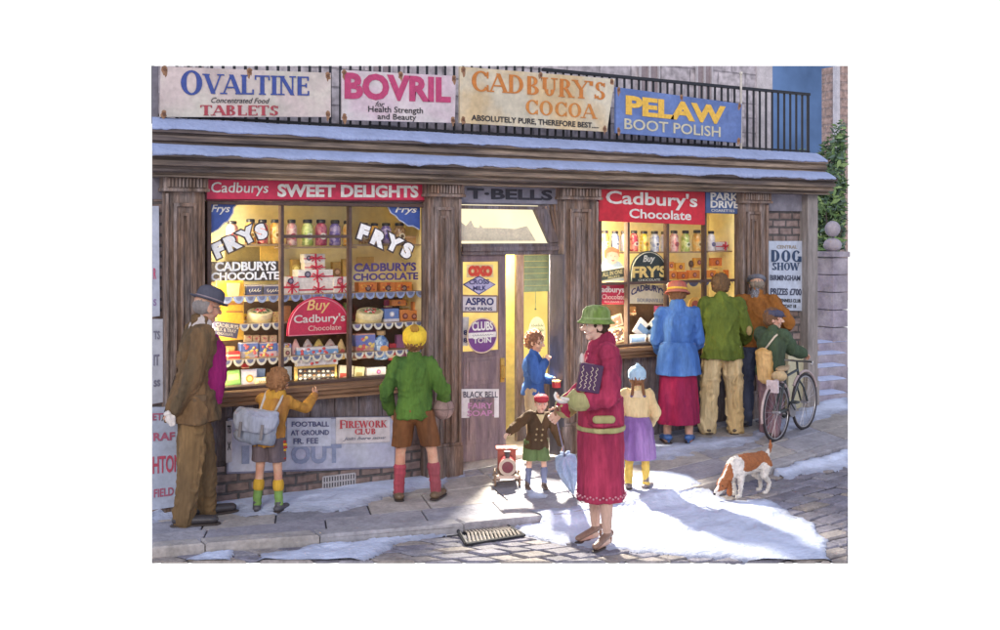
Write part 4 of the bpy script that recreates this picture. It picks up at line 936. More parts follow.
def carton(name, label, cat, x0, y0, x1, y1, Y, dep, col, panel=None, mark=None, lid=None, bow=None, band=None, group=None, words=None, rot=0, wc=WHITE, dots=None):
    a = W(x0, y1, Y); b_ = W(x1, y1, Y); t = W(x0, y0, Y); w, h = b_.x-a.x, t.z-a.z; e = empty(name, ((a.x+b_.x)/2, Y, a.z), label, cat, group)
    M = Matrix.Translation(Vector(((a.x+b_.x)/2, Y, a.z))) @ Matrix.Rotation(R(rot), 4, 'Y') @ Matrix.Translation(-Vector(((a.x+b_.x)/2, Y, a.z))) if rot else None
    def fin(mb, nm, m, bevel=0):
        if M: mb.xf(M)
        return mb.build(nm, m, e, bevel=bevel)
    b = MB(); b.box(a.x, b_.x, Y, Y+dep, a.z, t.z-(h*.3 if lid else 0)); fin(b, 'carton', paint(col, .45), .003)
    if lid: b = MB(); b.box(a.x-.004, b_.x+.004, Y-.004, Y+dep+.004, t.z-h*.32, t.z); fin(b, 'lid', paint(lid, .45), .003)
    if panel:
        (u0, v0, u1, v1, pc) = panel; b = MB(); b.box(a.x+w*u0, a.x+w*u1, Y-.003, Y, a.z+h*(1-v1), a.z+h*(1-v0)); fin(b, 'front_panel', paint(pc, .45))
    if band:
        (v0, v1, pc) = band; b = MB(); b.box(a.x-.002, b_.x+.002, Y-.002, Y+dep+.002, a.z+h*(1-v1), a.z+h*(1-v0)); fin(b, 'band', paint(pc, .45))
    if mark:
        (u, v, r, mc) = mark; b = MB(); b.lathe([(r*h, 0), (r*h, .004)], (a.x+w*u, Y-.007, a.z+h*(1-v)), 16, 'y'); fin(b, 'emblem', inkc(mc))
        b = MB(); b.lathe([(r*h*.55, 0), (r*h*.55, .003)], (a.x+w*u, Y-.010, a.z+h*(1-v)), 12, 'y'); fin(b, 'emblem_centre', inkc(tuple(min(1, q*1.8+.15) for q in mc)))
    if bow:
        b = MB(); cx_ = a.x+w*.55; b.box(cx_-.008, cx_+.008, Y-.006, Y+dep+.005, a.z, t.z+.003); b.box(a.x-.005, b_.x+.005, Y-.0055, Y-.002, a.z+h*.42, a.z+h*.52)
        for s in (-1, 1): b.tube([(cx_, Y-.012, a.z+h*.5), (cx_+s*.05, Y-.02, a.z+h*.72), (cx_+s*.06, Y-.018, a.z+h*.5), (cx_, Y-.012, a.z+h*.48), (cx_+s*.04, Y-.016, a.z+h*.2)], .006, 5)
        fin(b, 'ribbon', inkc(bow))
    if dots:
        n, c1, c2 = dots
        for j, cc_ in enumerate((c1, c2)):
            b = MB(); rnd = random.Random(int(x0*7+y0)); 
            for q in range(n*2):
                u, v = rnd.random(), rnd.random()
                if q % 2 == j: b.ell((a.x+w*(.06+.88*u), Y-.003, a.z+h*(.08+.84*v)), (min(w, h)*.10, .006, min(w, h)*.08), 8, 5)
            fin(b, 'printed_sweets', inkc(cc_))
    if words:
        for (s_, u0, v0, u1, v1) in words: squiggle(a.x+w*u0, a.x+w*u1, a.z+h*(1-(v0+v1)/2), h*(v1-v0)*.8, Y-.006, inkc(wc), e, n=4)
    return e
BXW = (.80,.77,.74); RB = (.60,.03,.08)
GG = 'ribboned white gift boxes in the left window'
Y2 = .26
carton('gift_box', 'small white gift box topmost of the ribboned stack', 'box', 304,254,325,263,Y2,.10, BXW, mark=(.22,.45,.28,(.06,.05,.1)), bow=RB, group=GG)
carton('gift_box', 'square white gift box second from the top of the stack', 'box', 305,263,325,271.5,Y2,.10, (.78,.7,.6), bow=RB, group=GG)
carton('gift_box', 'wide white gift box third in the ribboned stack', 'box', 298,270,333,283,Y2-.03,.14, BXW, mark=(.27,.35,.26,(.05,.05,.1)), bow=RB, group=GG)
carton('gift_box', 'big white gift box at the base of the ribboned stack', 'box', 299,283,334,296.5,Y2-.03,.16, BXW, bow=RB, group=GG)
carton('gift_box', 'upright white gift box left of the ribboned stack', 'box', 284,277,298.5,296.5,Y2-.05,.10, BXW, mark=(.45,.22,.16,(.06,.05,.12)), bow=RB, group=GG)
carton('gift_box', 'upright white gift box right of the ribboned stack', 'box', 334,277,348.5,296.5,Y2-.05,.10, BXW, mark=(.4,.2,.16,(.3,.06,.1)), bow=RB, group=GG)
carton('cocoa_tin', 'brown tin behind the gift boxes to their left', 'tin', 292,259.5,300,296,.40,.06, (.42,.26,.06), mark=(.5,.25,.12,(.55,.4,.1)))
carton('cocoa_tin', 'brown tin behind the gift boxes to their right', 'tin', 333,262,341,296,.40,.06, (.5,.3,.06), mark=(.5,.3,.12,(.3,.15,.05)))
carton('cocoa_tin', 'tall amber tin near the middle bar in left window', 'tin', 343,259,350,296,.38,.05, (.55,.33,.07))
carton('display_card', 'plain amber card behind the white CADBURYS lettering', 'card', 260,244,281,262,.42,.01, (.62,.40,.08))
carton('display_card', 'dark olive card high in the left pane', 'card', 225,247,262,268,.43,.01, (.20,.15,.05))
carton('display_card', 'black backing card behind white CHOCOLATE lettering', 'card', 209,262,282,282,.40,.01, (.035,.03,.035))
for i, x in enumerate((246, 264)):
    carton('chocolate_box', ('dark blue box with white script, left of the pair' if i == 0 else 'dark blue box with white script, right of the pair'), 'box', x,285,x+16,295.8,Y2-.06,.08, (.10,.11,.22), words=[('Milk', .15,.3,.85,.75)], lid=None, band=(0,.14,(.55,.5,.5)), group='dark blue boxes on the middle shelf')
for i, (x, w) in enumerate(((359, 18), (380.5, 15), (396, 16))):
    carton('chocolate_box', 'orange box with round black emblem, %s on the middle shelf' % ['leftmost', 'second', 'rightmost'][i], 'box', x,282.5,x+w,294.5,Y2-.06,.10, (.75,.24,.04), mark=(.5,.5,.26,(.08,.03,.03)), dots=(7,(.85,.45,.1),(.5,.08,.04)), group='orange boxes on the middle shelf')
carton('display_card', 'amber card behind the navy CHOCOLATE lettering', 'card', 357,257,374,266,.42,.01, (.6,.38,.10))
carton('chocolate_box', 'small tan box at the right end of the jar shelf', 'box', 406,236,419,244,YT,.08, (.62,.36,.16), band=(.0,.25,(.75,.5,.3)))
# middle shelves
shelf(209, 425, 297, .10, .38, 'long middle shelf with blue scalloped paper edging', True, (.30,.38,.62))
shelf(239, 282, 324, .10, .36, 'cake shelf in the left pane with cream scalloped paper')
shelf(352, 424, 324, .10, .36, 'cake shelf in the right pane with scalloped paper')
shelf(209, 424, 361, .10, .34, 'lower shelf of sweet packets with cream paper lace')
def cake(px0, px1, py0, py1, Y, label):
    a = W(px0, py1, Y); b_ = W(px1, py1, Y); zt = W(px0, py0, Y).z; r = (b_.x-a.x)/2; c = Vector(((a.x+b_.x)/2, Y, a.z)); h = zt-a.z
    e = empty('cake_tin', c, label, 'tin'); M = Matrix.Translation(c+Vector((0, 0, 0))) @ Matrix.Rotation(R(24), 4, 'X') @ Matrix.Translation(-c)
    th = h*.58
    for nm, p, m in (('tin_base', [(r*.93, 0), (r*.97, .005), (r*.97, th*.6)], (.85,.72,.35)), ('tin_lid', [(r, th*.55), (r, th*.95), (r*.95, th)], (.88,.78,.48)), ('lid_picture', [(r*.80, th), (r*.78, th+.004)], (.55,.50,.25))):
        b = MB(); b.lathe(p, c, 30, sy=.62 if r < .2 else .5); b.xf(M); b.build(nm, paint(m, .35), e, smooth=False)
    for col, k in (((.6,.08,.08), 0), ((.85,.7,.6), 1), ((.12,.2,.08), 2)):
        b = MB(); rnd = random.Random(k+int(px0))
        for q in range(11): an, rr = rnd.random()*6.28, r*(.55 if k != 2 else .7)*rnd.random()**.5; b.ell((c.x+rr*math.cos(an), Y+rr*.6*math.sin(an), c.z+th+.006), (r*.13, r*.10, .008), 8, 5)
        b.xf(M); b.build('flowers', inkc(col), e)
cake(246, 271, 301, 323, .21, 'round cream cake tin with red roses in left pane'); cake(355, 381, 301, 323, .21, 'round cream cake tin with pink roses in right pane')
carton('chocolate_box', 'little gold packets heap left of the middle bar', 'box', 273,312,280,323,.16,.06, (.6,.40,.14), dots=(6,(.8,.6,.2),(.5,.12,.1)))
carton('chocolate_box', 'orange packet just right of the left mullion', 'box', 284,306,291,322,.22,.06, (.65,.3,.12))
carton('chocolate_box', 'blue box with white emblem beside the pink rose tin', 'box', 384.5,309,399,322.5,.16,.08, (.13,.22,.5), mark=(.5,.4,.2,(.6,.6,.7)), band=(.75,1,(.7,.68,.75)))
for i, (x, y, w, h) in enumerate(((400,310,10,12.5),(410,310.5,8,12),(413.5,302,6,8),(392,300,14,6))):
    carton('chocolate_box', 'small orange box, %s of the heap beside the blue box' % ['foremost left', 'foremost right', 'upper right', 'flat upper'][i], 'box', x,y,x+w,y+h,.2+.04*(i > 1),.06, (.72,.26,.07), mark=(.5,.5,.24,(.2,.05,.03)), group='orange boxes beside the cake tin')
# amber showcard with dark plaque
e = carton('showcard', 'tall amber showcard with a cream cup picture in left pane', 'card', 216,281,244,341,.13,.012, (.72,.42,.05), panel=(.05,.05,.95,.95,(.66,.36,.03)))
def onpl(pts, Y, d, m, par, nm): b = MB(); b.prism([W(x, y, Y) for x, y in pts], (0, d, 0)); return b.build(nm, m, par)
onpl([(227,283),(240,283),(239,295),(236,301),(230,301),(227,293)], .122, .004, inkc((.85,.68,.30)), e, 'cup_picture')
onpl([(226,303),(243,303),(243,305),(226,305)], .122, .004, inkc((.3,.12,.03)), e, 'printed_line'); onpl([(226,311),(243,311),(243,312.5),(226,312.5)], .122, .004, inkc((.3,.12,.03)), e, 'printed_line')
board('plaque', 'dark tilted CADBURYS MILK plaque leaning on the amber card', 'sign', [(213,320.5),(240,324),(237,338.5),(212,335)], .09, (.10,.09,.16), [('CADBURYS', .12,.1,.95,.38, (.7,.65,.6), dict(bold=.01)), ('MILK & TRAY', .08,.42,.9,.66, (.7,.65,.6), dict(bold=.01)), ('CHOCOLATE', .2,.72,.8,.9, (.6,.55,.5), {})], th=.008)
# pink arch "Buy Cadbury's Chocolate"
def arch(name, label, px0, px1, py0, py1, Y, col, rim, lines, flat=.0):
    a = W(px0, py1, Y); b_ = W(px1, py1, Y); zt = W(px0, py0, Y).z; cx_ = (a.x+b_.x)/2; w = (b_.x-a.x)/2; h = zt-a.z; e = empty(name, (cx_, Y, a.z), label, 'sign')
    pts = [(cx_+w*math.cos(R(t))*(1-.08*math.sin(R(t))**8), Y, a.z+h*flat+h*(1-flat)*math.sin(R(t))**.85) for t in range(0, 181, 6)]
    if flat: pts = [(b_.x, Y, a.z)]+pts+[(a.x, Y, a.z)]
    b = MB(); b.prism(pts, (0, .015, 0)); b.build('board', paint(col, .35), e)
    b = MB(); b.tube([Vector((cx_, Y-.003, a.z+h*.04)).lerp(Vector(p)+Vector((0, -.003, 0)), .95) for p in pts], .005, 5, closed=True); b.build('border', inkc(rim), e)
    for (s_, u0, v0, u1, v1, c, o) in lines: text(s_, a.x+2*w*u0, a.x+2*w*u1, a.z+h*(1-v1), a.z+h*(1-v0), Y-.002, inkc(c), parent=e, **o)
    return e
arch('arch_sign', "crimson arched sign reading Buy Cadbury's Chocolate in the middle pane", 287, 351, 297.5, 336, .06, (.58,.03,.09), (.75,.25,.35), [('Buy', .30,.08,.66,.44, (.9,.62,.25), dict(shear=.25, bold=.01)), ("Cadbury's", .10,.46,.90,.74, WHITE, dict(bold=.015)), ('Chocolate', .32,.76,.84,.90, (.85,.55,.5), dict(bold=.01))])
# packets on the lower shelf
GP = 'sweet packets on the lower shelf of the left window'
def packet(i, x0, y0, x1, y1, top, mid, desc, Y=.17, **k):
    return carton('sweet_packet', desc, 'packet', x0,y0,x1,y1,Y,.08, top, band=(.06,.50,mid), dots=(8,(.85,.65,.2),(.7,.15,.15)), group=GP, **k)
packet(0, 241,343,258,360.5, (.65,.6,.66), (.14,.2,.5), 'blue and white packet, leftmost of the lower shelf trio')
packet(1, 259.5,343,277,360.5, (.62,.5,.55), (.10,.16,.42), 'blue and white packet, centre of the lower shelf trio')
packet(2, 278,344,291,360.5, (.6,.5,.6), (.3,.3,.55), 'lilac packet, right one of the lower shelf trio')
packet(3, 356,334,375,359, (.62,.35,.3), (.18,.22,.55), 'tall red packet with blue band beside the blue bottle')
for i, x in enumerate((245, 253, 261, 270)):
    carton('sweet_packet', 'pink and gold sweet bag, %s of the row above packets' % ORD[i], 'packet', x,335.5,x+7,343,.25,.05, (.75,.55,.35), dots=(5,(.7,.12,.15),(.9,.75,.5)), group='small sweet bags above the blue packets')
carton('chocolate_box', 'brown slatted box low beside the old man', 'box', 221,347,235,360.5,.2,.06, (.5,.3,.10), dots=(6,(.25,.1,.05),(.7,.5,.2)))
carton('chocolate_box', 'bright red little box right of the old man', 'box', 228.5,352,240,360.5,.14,.06, (.65,.05,.05), band=(.35,.55,(.8,.5,.4)))
def cone(px, py0, py1, w, Y, col, label, lab):
    p = W(px, py1, Y); h = W(px, py0, Y).z-p.z; r = w/2/scale_at(p); e = empty('sweet_bag', p, label, 'bag', 'peaked sweet bags under the arched sign')
    b = MB(); b.lathe([(r*.9, 0), (r, h*.1), (r*.95, h*.55), (r*.6, h*.78), (r*.15, h)], p, 10, sy=.6); b.build('bag', paint(col, .6), e)
    b = MB(); b.lathe([(r*.5, 0), (r*.5, .004)], (p.x, Y-r*.6-.006, p.z+h*.4), 14, 'y'); b.build('label', inkc(lab), e)
for i, (x, w, c, l2) in enumerate(((295.5,10,(.75,.45,.42),(.6,.08,.1)),(307.5,10,(.78,.7,.7),(.6,.3,.3)),(318.5,10,(.8,.62,.2),(.7,.3,.1)),(330,11,(.75,.6,.55),(.6,.2,.2)),(341,9.5,(.72,.5,.22),(.45,.1,.08)))):
    cone(x, 339, 359 if i in (0, 4) else 352, w, .24 if 0 < i < 4 else .2, c, 'peaked paper sweet bag, %s of five under the crimson arch' % ORD[i], l2)
p = W(381, 359, .17); h = W(381, 331, .17).z-p.z; r = 7.5/scale_at(p)
e = empty('sweet_bottle', p, 'big blue bottle with brown stopper in the right pane', 'bottle')
b = MB(); b.lathe([(r*.9, 0), (r, h*.04), (r, h*.6), (r*.7, h*.76), (r*.4, h*.82), (r*.4, h*.9)], p, 20); b.build('bottle', sweets((.10,.22,.5), (.45,.6,.8)), e, smooth=True)
b = MB(); b.lathe([(r*.55, h*.86), (r*.6, h*.88), (r*.6, h), (r*.5, h*1.02)], p, 16); b.build('stopper', paint((.42,.28,.14)), e)
b = MB(); b.lathe([(r*.5, 0), (r*.5, .005)], (p.x, .17-r-.003, p.z+h*.4), 16, 'y', sx=1.2, sy=.8); b.build('label', inkc((.8,.35,.1)), e)
# lit sweet box stand
carton('sweet_box', 'white and blue box of wrapped sweets in the middle pane', 'box', 297,348,338,367,.13,.06, (.75,.72,.75), band=(.15,.62,(.22,.42,.72)), words=[('SWEETS', .25,.25,.75,.5)], dots=(14,(.65,.1,.1),(.8,.75,.8)))
e = carton('sweet_tray', 'open wooden tray of chocolates under the blue box', 'tray', 295,367,337,383,.10,.03, (.6,.40,.12), panel=(.06,.14,.94,.86,(.06,.05,.05)))
for j in range(3):
    for i in range(8):
        p = W(300.5+i*4.6, 371+j*4, .095); b = MB(); b.ell(p, (.015, .008, .011), 8, 5); b.build('chocolate', inkc([(.75,.72,.7),(.25,.12,.06),(.8,.72,.6)][(i+j) % 3]), e)
carton('sweet_box', 'flat pale blue box under the wooden tray', 'box', 300,383.5,334,388.5,.09,.10, (.35,.55,.75), band=(.3,.7,(.75,.75,.8)))
# window bed row
carton('picture_box', 'green box leaning low in the left pane', 'box', 227,371,241,388,.16,.04, (.25,.50,.14), rot=-4, panel=(.12,.2,.88,.55,(.5,.65,.3)), band=(.8,.9,(.12,.25,.1)))
carton('picture_box', 'lavender picture box with orange bird beside the green one', 'box', 242,370,257,388,.15,.04, (.45,.45,.62), mark=(.5,.5,.22,(.7,.3,.05)), panel=(.1,.1,.9,.9,(.6,.58,.7)))
carton('picture_box', 'blue picture book standing behind the lavender box', 'book', 252,369,264,386,.22,.02, (.28,.40,.68), rot=5)
carton('picture_box', 'yellow and red flat box in the bottom left pane', 'box', 256,378,272,388,.11,.05, (.82,.74,.40), words=[('EASY', .15,.2,.7,.5)], wc=(.5,.1,.08), band=(.8,.95,(.6,.15,.1)))
carton('picture_box', 'grey blue packet behind the schoolboy by the mullion', 'box', 284,367,292,388,.2,.04, (.42,.46,.6))
carton('picture_box', 'cream box with red front right of the wooden tray', 'box', 338,366,352,388,.15,.04, (.78,.70,.55), panel=(.05,.35,.8,.98,(.62,.08,.06)), mark=(.42,.62,.14,(.8,.4,.3)), rot=6)
carton('picture_box', 'tall cream packet just right of the right mullion', 'box', 353,367,363,386,.15,.04, (.78,.72,.42), rot=7, panel=(.2,.3,.8,.7,(.5,.4,.15)))
carton('picture_box', 'white and yellow flag patterned box behind the green jumper boy', 'box', 367,368,386,386,.15,.06, (.80,.76,.76), words=[('NEW', .2,.62,.7,.85)], wc=(.55,.25,.05), panel=(.02,.55,.98,.95,(.85,.68,.25)), mark=(.6,.25,.12,(.45,.1,.3)))
carton('picture_box', 'pale figurine box at the right end of the window', 'box', 409,338,419,360,.17,.05, (.75,.62,.5), mark=(.5,.3,.15,(.6,.4,.3)))
carton('picture_box', 'plain buff box low at the right end of window', 'box', 404,366,419,386,.2,.05, (.5,.42,.34), band=(.2,.4,(.7,.6,.4)))
carton('picture_box', 'purple carton behind the yellow hat in right pane', 'box', 397,335,408,360,.24,.05, (.3,.12,.25))

# ---------------------------------------------------------------- right window goods
YR1 = .20
shelf(599, 704, 252.5, .12, .30, 'upper jar shelf running across the right window', False); shelf(706, 741, 251, .12, .30, 'short jar shelf in the last right pane', False)
shelf(666, 741, 281.5, .12, .34, 'second shelf of orange packets in the right window', True, (.16,.2,.45))
GJ2 = 'sweet jars along the top shelf of the right window'
jr = [(603.5,230.5,251.5,8.5,OR),(613.5,231,251.7,8.5,LB),(622.5,231,252,8.5,WT),(632.5,230.5,252,8.5,RDk),(642.5,231,252,9,YL),(653,231,252.5,9.5,LB),(662.5,231.5,252.5,8,WT),(672.5,230.5,252.5,9,PK),(684,230.5,253,9,GN),(695.5,230,253,9.5,OR),(709.5,231,252.5,8,WT)]
for i, (x, a, b_, w, k) in enumerate(jr): jar(x+1.5, a, b_-.6, w, YR1, k, 'on the right window shelf', i, GJ2)
carton('gift_box', 'lilac gift box with a red bow beside the last jar', 'box', 716,242,733,250.5,YR1,.08, (.68,.62,.70), bow=RB)
GO = 'orange packets on the second shelf of the right window'
oj = [(669,271,677,281),(676,263,685,272),(678,272,688,281),(689,270.5,700,280.5),(695,258,703,268),(712,258,722,268),(707,270.5,716,279.5),(717,272,725,279.5),(726,270,735,279.5),(668,262,674,270)]
for i, (a, b_, c, d) in enumerate(oj):
    carton('cocoa_packet', 'orange packet, number %s from the left above the queue' % ORD[i], 'packet', a,b_+(0 if i in (1,4,5,9) else 0),c,d,.22 if i in (1,4,5,9) else .18,.05, [(.75,.25,.04),(.78,.38,.05),(.68,.18,.04)][i % 3], mark=(.5,.45,.24,(.25,.06,.04)), band=(.82,.95,(.85,.6,.15)), group=GO)
LABELS_FIX = 1
# small chocolate coloured egg and glass stand
e = empty('easter_egg', W(691, 268, .26), 'dark chocolate egg between orange packets on the shelf', 'egg'); b = MB(); p = W(691, 264, .26); b.ell(p, (.028, .028, .04)); b.build('shell', paint((.12,.07,.05), .3), e, smooth=True)
b = MB(); b.tube([p+Vector((0, 0, -.03)), p+Vector((0, 0, -.07))], .012, 8); b.build('stand', paint((.4,.3,.2)), e)
# girl showcard
e = empty('figure_showcard', W(612, 281, .1), 'cut out showcard of a red haired girl holding a dark plaque', 'card')
onpl([(601,281),(600,268),(604,262),(609,259),(615,260),(620,262),(624,267),(627,281)], .11, .012, paint((.45,.58,.72)), e, 'dress')
onpl([(606,262),(606,255),(609,251),(614,250.5),(618,253),(619,258),(616,263),(611,265)], .104, .012, paint((.80,.58,.45)), e, 'face')
onpl([(604,257),(604,251),(608,247.5),(614,247),(619,250),(620,257),(618,253),(612,251.5),(607,253),(606,259)], .098, .012, paint((.48,.20,.10)), e, 'hair')
b = MB()
for x, y in ((610.5, 256), (615, 256.2)): b.ell(W(x, y, .102), (.006, .003, .005), 8, 5)
b.build('eye', inkc(BLK), e); onpl([(611,260),(615,260.2),(613,261.5)], .101, .002, inkc((.55,.1,.1)), e, 'mouth')
board('plaque', 'dark tilted ALL IN ONE plaque held by showcard girl', 'sign', [(598.5,271.5),(624.5,267),(626.5,277),(600,281.5)], .07, (.06,.08,.07), [('ALL IN ONE', .1,.15,.9,.6, (.72,.65,.35), dict(bold=.02)), ('FRUITS', .3,.68,.75,.88, (.72,.65,.35), {})], th=.01, rim=(.6,.6,.5))
arch('arch_sign', "black arched sign reading Buy FRY'S in the right window", 630.5, 667, 251, 282.5, .05, (.025,.04,.04), (.6,.6,.5), [('Buy', .33,.14,.66,.42, (.75,.75,.68), dict(shear=.25)), ("FRY'S", .04,.48,.97,.86, (.88,.68,.25), dict(bold=.04)), ('CHOCOLATE', .2,.90,.8,.97, (.7,.7,.6), {})], flat=.2)
board('window_card', 'crimson Cadburys Chocolate card low in the right window', 'sign', [(594.5,284),(626,284.5),(626,304.5),(594.5,304)], .055, (.50,.02,.07), [('Cadburys', .05,.1,.93,.5, WHITE, dict(bold=.015)), ('Chocolate', .22,.5,.95,.75, (.8,.6,.55), dict(bold=.01)), ('BOURNVILLE', .3,.82,.9,.93, (.7,.4,.4), {})], th=.01)
e = board('window_card', "cream CADBURY'S BOURNVILLE card with navy arc lettering", 'sign', [(629,284),(666.5,285),(666.5,304),(629,303.5)], .09, (.66,.60,.46), [("CADBURY'S", .05,.28,.95,.62, NAVY, dict(bold=.03, arc=.06)), ('BOURNVILLE', .2,.72,.92,.92, (.32,.32,.36), dict(bold=.03))], th=.01)
GX = 'tilted chocolate boxes at the foot of the right window'
carton('chocolate_box', 'open cream box of chocolates leaning, upper of two by green hat', 'box', 608,316,624,328,.24,.03, (.62,.52,.42), rot=-14, panel=(.12,.18,.88,.82,(.35,.2,.15)), group=GX, dots=(4,(.75,.65,.55),(.5,.25,.2)))
carton('chocolate_box', 'open box of assorted chocolates below the upper leaning box', 'box', 608,329,626,344,.16,.03, (.66,.56,.40), rot=-10, panel=(.08,.12,.92,.88,(.14,.08,.07)), group=GX, dots=(12,(.75,.68,.6),(.45,.22,.12)))
GB2 = 'blue and white boxes propped in a tent shape'
carton('chocolate_box', 'blue and white box leaning right, left of the tent', 'box', 632,320,646,337,.2,.03, (.70,.72,.80), rot=38, panel=(.1,.3,.9,.7,(.14,.26,.55)), group=GB2)
carton('chocolate_box', 'blue and white box leaning left, right of the tent', 'box', 651,320,665,337,.2,.03, (.70,.72,.80), rot=-38, panel=(.1,.3,.9,.7,(.14,.26,.55)), group=GB2)
carton('chocolate_box', 'blue and white box lying flat, left foot of the tent', 'box', 630,335,646,344,.13,.05, (.70,.72,.80), panel=(.08,.3,.92,.8,(.16,.28,.58)), group=GB2)
carton('chocolate_box', 'blue and white box lying flat, right foot of the tent', 'box', 651,335,666,344,.13,.05, (.70,.72,.80), panel=(.08,.3,.92,.8,(.16,.28,.58)), group=GB2)
e = empty('round_plaque', W(695, 316, .15), 'round amber sweet plaque beside the striped hat', 'sign'); p = W(695, 305, .15)
b = MB(); b.lathe([(.085, 0), (.085, .015)], p, 30, 'y'); b.build('disc', paint((.78,.45,.12)), e); b = MB(); b.lathe([(.05, 0), (.05, .005)], p-Vector((0, .006, 0)), 24, 'y'); b.build('centre', paint((.45,.12,.08)), e)
shelf(668, 741, 318, .12, .34, 'third shelf in the right window behind the queue', True)
for i, x in enumerate((672, 682, 708, 718, 728)):
    carton('chocolate_box', 'cream box, %s on the shelf behind the queue' % ORD[i], 'box', x,307,x+8,317.5,.2,.06, (.75,.62,.42), dots=(4,(.6,.2,.1),(.3,.15,.1)), group='cream boxes behind the queue')

FG = 'assorted packets filling the back of the left window'
fill = [(243,314,250,323.5,.34,'mustard'),(283,308,290,323,.34,'brown'),(345,303,351,323,.34,'green'),(402,301,409,309,.36,'gold'),(386,300,392,308.5,.36,'plum'),(353,344,357,360.5,.24,'cream'),
 (243,364,249,369,.3,'crimson'),(389,344,397,360.5,.26,'crimson'),(388,370,396,387,.22,'mustard'),(396,372,404,387,.24,'sky blue'),(273,370,283,387,.24,'gold'),(419,340,424,360,.2,'mustard'),(213,346,221,360.5,.24,'sky blue'),(217,370,226,387,.2,'crimson'),(284,348,291,360.5,.12,'cream'),(281,286,284,296,.3,'cream'),(352,285,358,296,.3,'cream'),(412,284,420,296,.28,'mustard'),(232,286,245,296,.2,'gold')]
PC = {'mustard':(.62,.42,.06),'brown':(.34,.17,.07),'green':(.18,.36,.12),'gold':(.75,.52,.15),'plum':(.32,.06,.18),'cream':(.78,.70,.52),'crimson':(.58,.05,.07),'sky blue':(.28,.48,.70)}
WHERE = {296:'on the middle shelf', 323:'on the cake shelf', 360:'on the lower shelf', 387:'on the window bed', 309:'high on the cake shelf', 308:'high on the cake shelf', 369:'under the lower shelf'}
cnt = {}
for (x0, y0, x1, y1, Yq, cn) in fill:
    k = (cn, int(y1)); cnt[k] = cnt.get(k, 0)+1; pane = 'left' if x0 < 282 else 'middle' if x0 < 350 else 'right'
    carton('sweet_packet', '%s packet %s at the back of the %s pane%s' % (cn, WHERE.get(int(y1), 'on a shelf'), pane, ', further right' if cnt[k] > 1 and False else ''), 'packet', x0,y0,x1,y1,Yq,.05, PC[cn], mark=(.5,.4,.18,(.2,.06,.05)) if x1-x0 > 6 else None, band=(.7,.85,(.8,.7,.5)), group=FG)
FR_ = 'assorted packets in the lower right window'
for i, (x0, y0, x1, y1, Yq, cn) in enumerate([(628,307,636,316,.36,'brown'),(657,306,665,316,.36,'plum'),(598,310,606,326,.34,'green'),(598,328,607,343,.28,'crimson'),(670,330,680,344,.2,'cream'),(694,330,703,344,.22,'mustard'),(707,330,716,343,.2,'crimson'),(719,331,728,343,.22,'cream'),(730,330,738,343,.2,'gold')]):
    carton('sweet_packet', '%s packet, %s from the left low in the right window' % (cn, ORD[i]), 'packet', x0,y0,x1,y1,Yq,.05, PC[cn], band=(.65,.85,(.8,.7,.5)), dots=(3,(.7,.2,.1),(.85,.75,.5)), group=FR_)
# ================================================================== PEOPLE
TEX = {}
def blob(mb, name, m, parent, voxel=.008, smooth=4, wr=0.0, wsc=9, wst=(1, 1, .35), tint=None, fac=.5):
    me = bpy.data.meshes.new(name); me.from_pydata(mb.v, [], mb.f)
    b = bmesh.new(); b.from_mesh(me); b.to_mesh(me); b.free()
    o = bpy.data.objects.new(name, me); COL.objects.link(o)
    r = o.modifiers.new('r', 'REMESH'); r.mode = 'VOXEL'; r.voxel_size = voxel
    s = o.modifiers.new('s', 'SMOOTH'); s.factor = fac; s.iterations = smooth
    dg = bpy.context.evaluated_depsgraph_get(); m2 = bpy.data.meshes.new_from_object(o.evaluated_get(dg))
    o.modifiers.clear(); o.data = m2; bpy.data.meshes.remove(me); m2.name = name
    if wr:
        nrm = [v.normal.copy() for v in m2.vertices]; sd = random.random()*50
        for v, n in zip(m2.vertices, nrm):
            c = v.co; q = noise.noise(Vector((c.x*wsc*wst[0]+sd, c.y*wsc*wst[1], c.z*wsc*wst[2])))
            q2 = noise.noise(Vector((c.x*wsc*2.3+sd, c.y*wsc*2.3, c.z*wsc*1.4)))
            q3 = noise.noise(Vector((c.x*wsc*1.2+c.z*wsc*.8+sd, c.y*wsc, c.z*wsc*1.1-c.x*wsc*.7)))
            v.co = c+n*wr*1.25*max(-.25, (1.0-abs(q)*4.2)+q2*.12+(.6-abs(q3)*2.8))
    m2.materials.clear(); m2.materials.append(m)
    for p in m2.polygons: p.use_smooth = True
    if tint:
        at = m2.color_attributes.new('tint', 'FLOAT_COLOR', 'POINT')
        for i, v in enumerate(m2.vertices): at.data[i].color = (*tint(v.co), 1)
    o.parent = parent; return o
V = Vector
def skin(c=(.62, .38, .27)):
    key = ('skin', c)
    if key not in _c:
        m = mat('skin_%d' % len(_c), c, .55, .12, 16, fine=.05, hue=(c[0]*.95, c[1]*.78, c[2]*.75), spec=.35); _c[key] = m
        m.node_tree.nodes['Principled BSDF'].inputs['Subsurface Weight'].default_value = .08; m.node_tree.nodes['Principled BSDF'].inputs['Subsurface Scale'].default_value = .02
    return _c[key]
